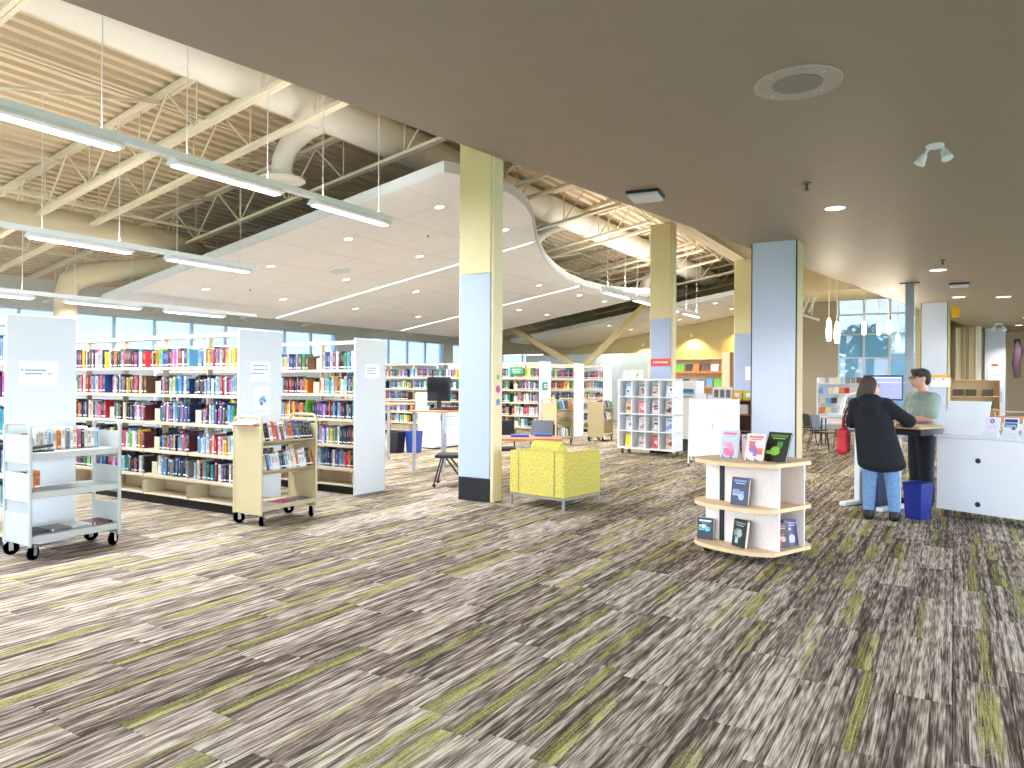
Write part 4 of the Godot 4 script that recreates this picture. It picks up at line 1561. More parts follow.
func armchair():
	var o = thing("armchair", "yellow patterned tub armchair seen from behind with a steel base", "armchair", Vector3(-4.42, 0, -8.33), -8)
	var fab = noisy("chair_fabric", "#8f9a8a", "#dcd23a", 0.03, 0.9, Vector3.ONE * 2.2, FastNoiseLite.TYPE_SIMPLEX, 512)
	var g = Gradient.new()
	g.offsets = PackedFloat32Array([0.0, 0.38, 0.47, 0.58, 1.0])
	g.colors = PackedColorArray([Color("979a8e"), Color("b3ab68"), Color("dcc746"), Color("e8d248"), Color("c6ba6c")])
	fab.albedo_texture.color_ramp = g
	var W = 0.86
	var D = 0.82
	var y0 = 0.15
	var y1 = 0.7
	# back panel towards +z, arms on both sides, seat facing -z
	bx("backrest", Vector3(0, (y0 + y1) / 2, D / 2 - 0.09), Vector3(W - 0.3, y1 - y0, 0.18), fab, o, 0.008)
	for s in [-1, 1]:
		bx("arm", Vector3(s * (W / 2 - 0.075), (y0 + y1) / 2, 0), Vector3(0.15, y1 - y0, D), fab, o, 0.012)
	bx("seat", Vector3(0, 0.3, -0.08), Vector3(W - 0.3, 0.28, D - 0.18), fab, o, 0.04)
	bx("back_cushion", Vector3(0.0, 0.62, 0.14), Vector3(W - 0.32, 0.4, 0.15), fab, o, 0.05)
	for s in [-1, 1]:
		rod("seam", Vector3(s * (W / 2 - 0.15), y0 + 0.02, D / 2 + 0.001), Vector3(s * (W / 2 - 0.15), y1 - 0.03, D / 2 - 0.001), 0.003, hexmat("chair_piping", "8f9a80", 0.8), o)
	var st = hexmat("brushed_steel", "b9bec6", 0.3, 0.8)
	var base = Node3D.new()
	base.name = "base"
	o.add_child(base)
	for s in [-1, 1]:
		rod("rail", Vector3(-W / 2 + 0.02, 0.135, s * (D / 2 - 0.02)), Vector3(W / 2 - 0.02, 0.135, s * (D / 2 - 0.02)), 0.014, st, base, true)
		rod("rail", Vector3(s * (W / 2 - 0.02), 0.135, -D / 2 + 0.02), Vector3(s * (W / 2 - 0.02), 0.135, D / 2 - 0.02), 0.014, st, base, true)
		for t in [-1, 1]:
			rod("leg", Vector3(s * (W / 2 - 0.02), 0.0, t * (D / 2 - 0.02)), Vector3(s * (W / 2 - 0.02), 0.14, t * (D / 2 - 0.02)), 0.014, st, base, true)

func racetrack(x0, x1, zf, zb, bulge, n = 16):
	# front edge bowed towards +z
	var pts = PackedVector2Array()
	for i in n + 1:
		var t = float(i) / n
		var x = lerpf(x0, x1, t)
		var s = pow(maxf(0.0, 1.0 - pow(absf(2.0 * t - 1.0), 2.6)), 0.6)
		pts.append(Vector2(x, zf - bulge + bulge * s))
	pts.append(Vector2(x1, zb))
	pts.append(Vector2(x0, zb))
	return pts

func deck_bow(x):
	var q = (x + 0.05) / (0.38 if x < -0.05 else 0.5)
	return 0.26 * sqrt(maxf(0.0, 1.0 - pow(absf(q), 2.4)))

func display_unit():
	var o = thing("display_shelf", "low round fronted wooden display shelf on wheels with books", "display shelf", Vector3(-1.6, 0, -6.88), -22)
	var maple = noisy("maple", "#e0bd8c", "#eccf9f", 0.03, 0.5, Vector3(1, 6, 6))
	var pale = noisy("maple_pale", "#e2d5c9", "#ece2d8", 0.03, 0.5, Vector3(6, 1, 6))
	var W = 0.43
	# decks: bowed both to the front and back
	for y in [0.1, 0.47, 0.86]:
		var pts = PackedVector2Array()
		for i in 25:
			var t = lerpf(-1.0, 1.0, i / 24.0)
			pts.append(Vector2(lerpf(-0.43, W, (t + 1) / 2), 0.2 + deck_bow(lerpf(-0.43, W, (t + 1) / 2))))
		for i in 25:
			var t = lerpf(1.0, -1.0, i / 24.0)
			pts.append(Vector2(lerpf(-0.43, W, (t + 1) / 2), -0.2 - deck_bow(lerpf(-0.43, W, (t + 1) / 2))))
		var mb = MB.new()
		mb.prism(pts, y - 0.02, y + 0.014)
		build("deck", mb, maple, o)
	# front and back panels, end fins
	for d in [[0.11, 0.458], [0.484, 0.848]]:
		var yc = (d[0] + d[1]) / 2
		var h = d[1] - d[0]
		for s in [-1, 1]:
			bx("panel", Vector3(0.03, yc, s * 0.19), Vector3(W * 2 - 0.08, h, 0.02), pale, o, 0.002)
		bx("divider", Vector3(0.0, yc, 0), Vector3(0.02, h, 0.36), pale, o, 0.002)
		bx("black_post", Vector3(-0.17, yc, 0.205), Vector3(0.05, h, 0.012), hexmat("black_plastic", "1e1f26"), o, 0.002)
	for sx in [-1, 1]:
		for sz in [-1, 1]:
			var mb = MB.new()
			mb.cyl(Vector3(-0.012, 0.035, 0), Vector3(0.012, 0.035, 0), 0.035, 14)
			mb.box(Vector3(0, 0.075, 0), Vector3(0.035, 0.03, 0.035))
			var c = build("caster", mb, hexmat("black_rubber", "1b1a1b"), o)
			c.position = Vector3(sx * 0.3, 0, sz * 0.26)
	# books
	var B = o.transform
	var covers = [
		["navy novel standing on the middle deck of the round display shelf", Vector3(0.1, 0.484, 0.31), 0.172, 0.247, 0.03, 4, 8, "23304e", "6f86ad", "9fb0c8", "1c2740"],
		["dark green novel standing on the bottom deck of the round display shelf", Vector3(0.1, 0.114, 0.31), 0.172, 0.241, 0.035, -14, 8, "22302d", "7d8d84", "b5beb6", "1d2826"],
		["small teal picture book at the left of the bottom deck", Vector3(-0.29, 0.114, 0.28), 0.149, 0.196, 0.06, 20, 4, "2b3036", "eef2f2", "3fa6b8", "8fa3b4"],
		["red and black book in the right side bay of the display shelf", Vector3(0.33, 0.114, 0.02), 0.149, 0.213, 0.03, 70, 8, "2e1f24", "a43a4a", "d8b7a8", "2a1c20"],
		["violet book behind another in the right side bay", Vector3(0.34, 0.114, -0.12), 0.161, 0.230, 0.03, 76, 8, "4e427a", "a79cd0", "d8d2ea", "3d3466"],
		["pale blue book with pink blossoms on top of the display shelf", Vector3(-0.16, 0.874, 0.12), 0.172, 0.259, 0.03, 12, 12, "b8c6d4", "e06a8c", "ef9aa6", "7f93a6"],
		["orange and purple comic on top of the display shelf", Vector3(0.13, 0.874, 0.15), 0.184, 0.247, 0.015, 6, 16, "d9c9c4", "e0632c", "8a5fa8", "b06a48"],
		["large black and green book on top of the display shelf", Vector3(0.28, 0.874, 0.06), 0.218, 0.276, 0.02, 4, 24, "22281a", "4f8a2c", "9ed055", "1c2214"],
		["pink and white book half hidden on top of the display shelf", Vector3(-0.06, 0.874, -0.06), 0.138, 0.218, 0.025, 50, 10, "d9c4c0", "c76a78", "8a7f84", "a8646a"],
	]
	for i in covers.size():
		var c = covers[i]
		var m = printed("display_%d" % i, cover_image(40 + i, "#" + c[7], "#" + c[8], "#" + c[9]), 0.35)
		var bk = face_book(c[0], "books on the round display shelf", B * c[1], c[2], c[3], c[4], -22 + c[5], c[6], m, "#" + c[10])
		if i >= 5 and i < 8:
			var ea = thing("book_easel", "black wire easel under the %s" % ["pale blue blossom book", "orange and purple comic", "black and green book"][i - 5], "easel", B * (c[1] - Vector3(0, 0, 0.0)), -22 + c[5], "wire easels")
			for s in [-1, 1]:
				rod("foot", Vector3(s * 0.04, 0.004, 0.05), Vector3(s * 0.04, 0.004, -0.07), 0.004, hexmat("black_plastic", "1e1f26"), ea)
				rod("hook", Vector3(s * 0.04, 0.004, 0.05), Vector3(s * 0.04, 0.03, 0.055), 0.004, hexmat("black_plastic", "1e1f26"), ea)
				rod("back_wire", Vector3(s * 0.04, 0.004, -0.07), Vector3(s * 0.02, 0.13, -0.06), 0.004, hexmat("black_plastic", "1e1f26"), ea)

func cubby_rack():
	var at = Vector3(-5.76, 0, -15.3)
	var turn = -11.0
	var o = thing("cubby_rack", "tall white sixteen cubby display rack on casters", "display rack", at, turn)
	var white = hexmat("laminate_white", "eef1f3", 0.4)
	var W = 1.4
	var y0 = 0.14
	var y1 = 1.66
	var D = 0.4
	bx("back_panel", Vector3(0, (y0 + y1) / 2, -0.1), Vector3(W, y1 - y0, 0.015), white, o, 0.002)
	for i in 5:
		bx("upright", Vector3(-W / 2 + 0.01 + (W - 0.02) * i / 4.0, (y0 + y1) / 2, 0), Vector3(0.022 if i % 4 else 0.04, y1 - y0, D), white, o, 0.003)
	for j in 5:
		bx("shelf", Vector3(0, y0 + (y1 - y0) * j / 4.0, 0), Vector3(W + 0.02, 0.02 if j % 4 else 0.035, D), white, o, 0.003)
	for sx in [-1, 1]:
		for sz in [-1, 1]:
			var mb = MB.new()
			mb.cyl(Vector3(-0.015, 0.045, 0), Vector3(0.015, 0.045, 0), 0.045, 14)
			mb.box(Vector3(0, 0.1, 0), Vector3(0.04, 0.05, 0.05))
			var c = build("caster", mb, hexmat("caster_grey", "4a4d52", 0.5), o)
			c.position = Vector3(sx * 0.62, 0, sz * 0.14)
	var pal = [["b7c8d8", "4d78a8", "dfe6ea"], ["a9b3a0", "2f5a4e", "d8557a"], ["c9c2c0", "3a3440", "d8a070"], ["cfd6d8", "4b5a62", "f0f2f0"], ["d9c49a", "c98a3a", "6a5032"], ["e59aa0", "c23a52", "f3d8d4"], ["d7cdd0", "4c3f48", "b86a72"], ["d9b8a8", "3f5a76", "2c2a30"], ["c9d2d6", "6f8a92", "364a54"], ["dcd4d4", "9a8f96", "c28a92"], ["b8b8ba", "2e2e34", "e2e2e2"], ["c4cedc", "3f62b0", "7f98d0"], ["f0dc2c", "e0b81c", "fff4a0"], ["c9c6c0", "7f8a78", "c86a6a"], ["d84a4e", "2a3a5a", "f2dcd8"], ["d9b6a4", "a6705a", "5a3a34"]]
	var rows = ["top", "second", "third", "bottom"]
	for i in 16:
		var cx = -W / 2 + 0.01 + (W - 0.02) * ((i % 4) + 0.5) / 4.0
		var cy = y1 - (y1 - y0) * (i / 4 + 1) / 4.0 + (0.022 if i > 11 else 0.014)
		var m = printed("cubby_%d" % i, cover_image(100 + i, "#" + pal[i][0], "#" + pal[i][1], "#" + pal[i][2]), 0.4)
		face_book("book face out in the %s row of the cubby rack, %s from the left" % [rows[i / 4], nth_words[i % 4]], "books in the cubby rack", o.transform * Vector3(cx + 0.03, cy, 0.06), 0.21, 0.28, 0.025, turn, 9, m, "#" + pal[i][1])
	# things on top
	for d in [[-0.56, "4fa0c4", "e6b8c8", "pale pink and blue book standing on the cubby rack at the left"], [-0.3, "e8b83a", "7fb0a0", "yellow and white book standing on top of the cubby rack"]]:
		var m = printed("top_" + d[1], cover_image(7 + int(d[0] * 10), "#eceae6", "#" + d[1], "#" + d[2]), 0.4)
		face_book(d[3], "books in the cubby rack", o.transform * Vector3(d[0], 1.678, 0.02), 0.24, 0.2, 0.02, turn, 8, m, "#dddddd")

func whiteboard():
	var o = thing("whiteboard", "white rolling A frame whiteboard in front of the kiosk", "whiteboard", Vector3(-3.95, 0, -13.95), 12)
	var white = hexmat("board_white", "f1f5f8", 0.25)
	var fr = hexmat("board_frame", "e2e6ea", 0.4)
	for s in [1, -1]:
		var b = bx("board", Vector3(0, 0.74, s * 0.16), Vector3(0.92, 1.1, 0.02), white, o, 0.006)
		b.rotation_degrees.x = -s * 12.0
		for e in [-1, 1]:
			rod("leg", Vector3(e * 0.45, 0.06, s * 0.31), Vector3(e * 0.45, 1.3, s * 0.05), 0.014, fr, o)
			var mb = MB.new()
			mb.cyl(Vector3(-0.012, 0.03, 0), Vector3(0.012, 0.03, 0), 0.03, 12)
			var c = build("caster", mb, hexmat("black_rubber", "1b1a1b"), o)
			c.position = Vector3(e * 0.45, 0, s * 0.315)
	bx("tray", Vector3(0, 0.2, 0.3), Vector3(0.9, 0.02, 0.06), fr, o, 0.004)
	var im = paper_image(48, 60, [[8, 8, 30, 2], [8, 15, 26, 1], [8, 20, 30, 1], [8, 25, 22, 1], [8, 36, 4, 4, "4f7fc0"], [16, 37, 24, 1], [8, 44, 4, 4, "58b0a0"], [16, 45, 20, 1]], Color("b4bcc8"), Color("f4f6fa"))
	var n = sheet("notice", 0.34, 0.42, printed("board_notice", im), o, 0.003)
	n.transform = Transform3D(Basis(Vector3.RIGHT, deg_to_rad(-12.0)), Vector3(0.08, 0.85, 0.16))
	# kiosk behind
	var k = thing("kiosk", "tall white kiosk with a small seascape poster behind the whiteboard", "kiosk", Vector3(-5.28, 0, -16.7), -10)
	bx("body", Vector3(0, 0.97, 0), Vector3(0.48, 1.36, 0.4), hexmat("laminate_white", "eef1f3"), k, 0.01)
	for s in [-1, 1]:
		bx("foot", Vector3(s * 0.18, 0.15, 0), Vector3(0.08, 0.3, 0.36), hexmat("dark_trim", "3a3a44"), k, 0.004)
	im = Image.create(40, 24, false, Image.FORMAT_RGB8)
	im.fill(Color("dfe8ee"))
	im.fill_rect(Rect2i(0, 0, 40, 9), Color("3c78b4"))
	im.fill_rect(Rect2i(0, 8, 40, 4), Color("7fb2d0"))
	im.fill_rect(Rect2i(4, 15, 32, 6), Color("a9a4b0"))
	n = sheet("poster", 0.36, 0.24, printed("seascape", im), k)
	n.position = Vector3(0, 1.34, 0.203)
	# small spinner and shelf with boxes
	var sp = thing("brochure_stand", "small white brochure stand behind the whiteboard", "brochure stand", Vector3(-5.0, 0, -18.4))
	bx("backboard", Vector3(0, 0.75, 0), Vector3(0.5, 1.5, 0.04), hexmat("laminate_white", "eef1f3"), sp, 0.005)
	for j in 2:
		for i in 3:
			bx("leaflet", Vector3(-0.15 + i * 0.15, 1.34 - j * 0.26, 0.03), Vector3(0.1, 0.2, 0.015), hexmat("leaflet_grey", "6c6f74"), sp, 0.002)
	var w = thing("wood_shelf", "orange brown wooden shelf unit left of the big column", "shelf", Vector3(-4.2, 0, -17.4))
	var wood = noisy("wood_orange", "#9a6634", "#b57c45", 0.03, 0.5, Vector3(1, 6, 6))
	for x in [-0.24, 0.24]:
		bx("side", Vector3(x, 0.6, 0), Vector3(0.03, 1.2, 0.35), wood, w, 0.003)
	for y in [0.1, 0.48, 0.86, 1.2]:
		bx("shelf", Vector3(0, y, 0), Vector3(0.5, 0.03, 0.35), wood, w, 0.003)
	bx("back_board", Vector3(0, 0.6, -0.16), Vector3(0.48, 1.2, 0.02), hexmat("wood_dark", "4f3420", 0.6), w, 0.002)
	for d in [[-0.16, "e6b34a", "orange box with a round mark on the wooden shelf unit"], [0.1, "c9cf4a", "yellow green box on the wooden shelf unit"]]:
		var b = thing("storage_box", d[2], "box", w.position + Vector3(d[0], 1.216, 0), 0, "boxes on the wooden shelf")
		bx("carton", Vector3(0, 0.11, 0), Vector3(0.24, 0.22, 0.22), hexmat("box_" + d[1], d[1], 0.6), b, 0.006)
		bx("label", Vector3(0, 0.11, 0.112), Vector3(0.11, 0.1, 0.003), hexmat("paper_white", "f3f5f7"), b, 0.001)
	# paper bag on the middle shelf
	tag(bx("paper_parcel", w.position + Vector3(-0.05, 0.99, 0.02), Vector3(0.3, 0.22, 0.2), hexmat("parcel", "d8d2c6", 0.8), self, 0.01), "pale parcel on the middle of the wooden shelf unit", "parcel")

func tables():
	var top = noisy("cherry", "#c47a45", "#d68c54", 0.03, 0.4, Vector3(1, 6, 6))
	var leg = hexmat("leg_grey", "b4bac2", 0.35, 0.6)
	# standing computer table
	var o = thing("computer_table", "tall cherry computer table with grey legs", "table", Vector3(-7.95, 0, -10.65), 0, "tall cherry tables")
	bx("tabletop", Vector3(0, 1.055, 0), Vector3(0.75, 0.03, 1.15), top, o, 0.008)
	for sx in [-1, 1]:
		for sz in [-1, 1]:
			rod("leg", Vector3(sx * 0.32, 0, sz * 0.46), Vector3(sx * 0.32, 1.04, sz * 0.46), 0.03, leg, o)
	bx("cable_tray", Vector3(0.1, 0.93, -0.1), Vector3(0.3, 0.13, 0.3), hexmat("black_plastic", "1e1f26"), o, 0.01)
	var o2 = thing("computer_table", "second tall cherry table farther left behind the third end panel", "table", Vector3(-10.1, 0, -11.6), 0, "tall cherry tables")
	bx("tabletop", Vector3(0, 1.115, 0), Vector3(0.9, 0.03, 1.0), top, o2, 0.008)
	for sx in [-1, 1]:
		for sz in [-1, 1]:
			rod("leg", Vector3(sx * 0.36, 0, sz * 0.42), Vector3(sx * 0.36, 1.1, sz * 0.42), 0.028, leg, o2)
	# monitor, keyboard base, paper stand
	var m = thing("monitor", "black monitor on the tall cherry table", "monitor", Vector3(-8.05, 1.07, -10.62), 20)
	bx("screen_back", Vector3(0, 0.38, 0), Vector3(0.44, 0.44, 0.05), hexmat("black_plastic", "1e1f26"), m, 0.012)
	bx("panel", Vector3(0, 0.38, 0.026), Vector3(0.4, 0.4, 0.004), hexmat("dark_screen", "17181c", 0.2), m, 0.001)
	bx("neck", Vector3(0, 0.13, -0.02), Vector3(0.08, 0.2, 0.04), hexmat("black_plastic", "1e1f26"), m, 0.006)
	bx("base", Vector3(0, 0.015, 0), Vector3(0.3, 0.03, 0.22), hexmat("black_plastic", "1e1f26"), m, 0.01)
	var pc = bx("small_computer", Vector3(-7.8, 1.1, -10.75), Vector3(0.2, 0.06, 0.5), hexmat("black_plastic2", "202127", 0.4), self, 0.008)
	tag(pc, "flat black computer box in front of the monitor", "computer")
	var st = thing("paper_stand", "white folded paper stand left of the monitor", "paper stand", Vector3(-8.15, 1.07, -10.25), 30)
	bx("leaf", Vector3(0, 0.16, 0.02), Vector3(0.2, 0.32, 0.006), hexmat("paper_white", "f3f5f7"), st, 0.001)
	bx("base", Vector3(0, 0.004, 0), Vector3(0.2, 0.006, 0.1), hexmat("paper_white", "f3f5f7"), st, 0.001)
	var im = paper_image(40, 50, [[6, 8, 26, 2], [6, 16, 22, 1], [6, 22, 26, 1], [6, 28, 20, 1]], Color("a9b6cc"))
	var n = sheet("paper_notice", 0.32, 0.36, printed("table_notice", im), self)
	n.position = Vector3(-7.55, 0.86, -10.35)
	n.rotation_degrees.y = 60
	tag(n, "white sheet hanging from the right end of the tall table", "notice")
	# bins and white cabinet
	bin_("waste_bin", "black waste bin under the second tall table", Vector3(-10.66, 0, -12.5), 0.32, 0.28, 0.46, "1c1d20")
	bin_("recycling_bin", "blue recycling bin beside the black waste bin", Vector3(-10.35, 0, -12.75), 0.3, 0.26, 0.48, "2a4fae")
	bin_("recycling_bin", "dark blue recycling bin against the right hand white cabinet", Vector3(-0.36, 0, -9.76), 0.22, 0.26, 0.42, "27378f", -27)
	var c = thing("cabinet", "white two door cabinet behind the tall tables", "cabinet", Vector3(-10.7, 0, -14.3), 0)
	bx("body", Vector3(0, 0.48, 0), Vector3(0.5, 0.9, 1.3), hexmat("laminate_white", "eef1f3"), c, 0.006)
	for s in [-1, 1]:
		var d = bx("door", Vector3(0.256, 0.48, s * 0.32), Vector3(0.012, 0.84, 0.62), hexmat("laminate_white", "eef1f3"), c, 0.004)
		bx("handle", Vector3(0.012, 0.1, -s * 0.26), Vector3(0.012, 0.09, 0.015), hexmat("chrome", "c9cdd2"), d, 0.003)
	bx("plinth", Vector3(0, 0.02, 0), Vector3(0.42, 0.04, 1.2), hexmat("black_rubber", "1b1a1b"), c, 0.0)
	# low reading table behind the armchair and column
	o = thing("reading_table", "low cherry reading table behind the yellow armchair", "table", Vector3(-5.74, 0, -9.42), 36)
	var mb = MB.new()
	var pts = PackedVector2Array()
	for q in [[0.75, 0.4, 0.0], [-0.75, 0.4, PI / 2], [-0.75, -0.4, PI], [0.75, -0.4, PI * 1.5]]:
		for a in arc(Vector2(q[0] - signf(q[0]) * 0.2, q[1] - signf(q[1]) * 0.2), 0.2, q[2], q[2] + PI / 2, 6):
			pts.append(a)
	mb.prism(pts, 0.71, 0.745)
	build("tabletop", mb, top, o)
	for sx in [-1, 1]:
		rod("leg", Vector3(sx * 0.5, 0.03, 0), Vector3(sx * 0.5, 0.71, 0), 0.028, leg, o)
		rod("leg", Vector3(sx * 0.5, 0.03, 0.14), Vector3(sx * 0.5, 0.71, 0.14), 0.022, leg, o)
		rod("foot", Vector3(sx * 0.5, 0.025, -0.34), Vector3(sx * 0.5, 0.025, 0.34), 0.024, leg, o)
	for d in [[0.12, -0.05, "blue folder on the low reading table nearer the column"], [0.5, -0.2, "blue folder on the low reading table nearer its right end"]]:
		var f = bx("blue_folder", o.transform * Vector3(d[0], 0.765, d[1]), Vector3(0.28, 0.03, 0.2), hexmat("folder_blue", "2f5ab4", 0.5), self, 0.006, 30)
		tag(f, d[2], "folder", "blue folders")
	task_chair("black task chair at the left end of the low reading table", Vector3(-6.55, 0, -8.95), 120, "1e1f24")
	task_chair("black task chair behind the low reading table next to the column", Vector3(-6.5, 0, -10.35), 215, "1e1f24")
	task_chair("grey backed chair behind the low reading table", Vector3(-6.1, 0, -10.85), 185, "6f7378")

func bin_(called, label, at, w, d, h, col, turn = 0.0):
	var o = thing(called, label, "bin", at, turn)
	var m = hexmat("bin_" + col, col, 0.45)
	var mb = MB.new()
	var k = 0.82
	var c = [Vector2(-1, -1), Vector2(1, -1), Vector2(1, 1), Vector2(-1, 1)]
	for i in 4:
		var a = c[i]
		var b = c[(i + 1) % 4]
		var p0 = Vector3(a.x * w / 2 * k, 0, a.y * d / 2 * k)
		var p1 = Vector3(b.x * w / 2 * k, 0, b.y * d / 2 * k)
		var p2 = Vector3(b.x * w / 2, h, b.y * d / 2)
		var p3 = Vector3(a.x * w / 2, h, a.y * d / 2)
		var nn = Vector3(a.x + b.x, -0.1, a.y + b.y).normalized()
		mb.quad(p0, p1, p2, p3, nn)
		mb.quad(p0 * Vector3(0.96, 1, 0.96), p1 * Vector3(0.96, 1, 0.96), p2 * Vector3(0.96, 1, 0.96), p3 * Vector3(0.96, 1, 0.96), -nn)
	mb.quad(Vector3(-w / 2 * k, 0.005, -d / 2 * k), Vector3(w / 2 * k, 0.005, -d / 2 * k), Vector3(w / 2 * k, 0.005, d / 2 * k), Vector3(-w / 2 * k, 0.005, d / 2 * k), Vector3.UP)
	build("bucket", mb, m, o)
	for i in 4:
		var a = c[i]
		var b = c[(i + 1) % 4]
		rod("rim", Vector3(a.x * w / 2, h, a.y * d / 2), Vector3(b.x * w / 2, h, b.y * d / 2), 0.008, m, o)

func task_chair(label, at, turn, col):
	var o = thing("task_chair", label, "chair", at, turn, "chairs round the reading table")
	var black = hexmat("black_plastic", "1e1f26")
	var m = hexmat("seat_" + col, col, 0.7)
	bx("seat", Vector3(0, 0.46, 0), Vector3(0.46, 0.05, 0.44), m, o, 0.02)
	var mb = MB.new()
	for i in 6:
		var t0 = lerpf(-1, 1, i / 6.0)
		var t1 = lerpf(-1, 1, (i + 1) / 6.0)
		for s in [0.0, 0.03]:
			mb.quad(Vector3(t0 * 0.22, 0.58, 0.2 - 0.05 * t0 * t0 + s), Vector3(t1 * 0.22, 0.58, 0.2 - 0.05 * t1 * t1 + s), Vector3(t1 * 0.2, 0.92, 0.25 - 0.05 * t1 * t1 + s), Vector3(t0 * 0.2, 0.92, 0.25 - 0.05 * t0 * t0 + s), Vector3(t0 * 0.2, 0.1, 1.0 if s > 0 else -1.0).normalized())
		mb.quad(Vector3(t0 * 0.2, 0.92, 0.25 - 0.05 * t0 * t0), Vector3(t1 * 0.2, 0.92, 0.25 - 0.05 * t1 * t1), Vector3(t1 * 0.2, 0.92, 0.28 - 0.05 * t1 * t1), Vector3(t0 * 0.2, 0.92, 0.28 - 0.05 * t0 * t0), Vector3.UP)
	build("backrest", mb, m, o)
	for s in [-1, 1]:
		var t = MB.new()
		t.tube([Vector3(s * 0.22, 0.06, -0.22), Vector3(s * 0.2, 0.44, -0.12), Vector3(s * 0.22, 0.45, 0.18), Vector3(s * 0.2, 0.85, 0.26)], 0.013, 8)
		build("side_frame", t, black, o)
		rod("leg", Vector3(s * 0.2, 0.44, -0.05), Vector3(s * 0.24, 0.06, 0.24), 0.013, black, o)
		for z in [-0.22, 0.24]:
			var w = MB.new()
			w.cyl(Vector3(-0.016, 0.028, 0), Vector3(0.016, 0.028, 0), 0.028, 12)
			w.box(Vector3(0, 0.055, 0), Vector3(0.02, 0.02, 0.02))
			var c = build("caster", w, black, o)
			c.position = Vector3(s * 0.23, 0, z)

func stack_chair(label, at, turn):
	var o = thing("stacking_chair", label, "chair", at, turn, "black stacking chairs")
	var black = hexmat("chair_black", "17181c", 0.5)
	bx("seat", Vector3(0, 0.45, 0), Vector3(0.44, 0.03, 0.42), black, o, 0.012)
	var b = bx("backrest", Vector3(0, 0.7, 0.23), Vector3(0.42, 0.32, 0.025), black, o, 0.012)
	b.rotation_degrees.x = 10
	for s in [-1, 1]:
		var t = MB.new()
		t.tube([Vector3(s * 0.22, 0.0, -0.24), Vector3(s * 0.2, 0.44, -0.18), Vector3(s * 0.2, 0.44, 0.12)], 0.011, 8)
		build("leg", t, black, o)
		t = MB.new()
		t.tube([Vector3(s * 0.22, 0.0, 0.3), Vector3(s * 0.2, 0.44, 0.18), Vector3(s * 0.19, 0.82, 0.27)], 0.011, 8)
		build("leg", t, black, o)

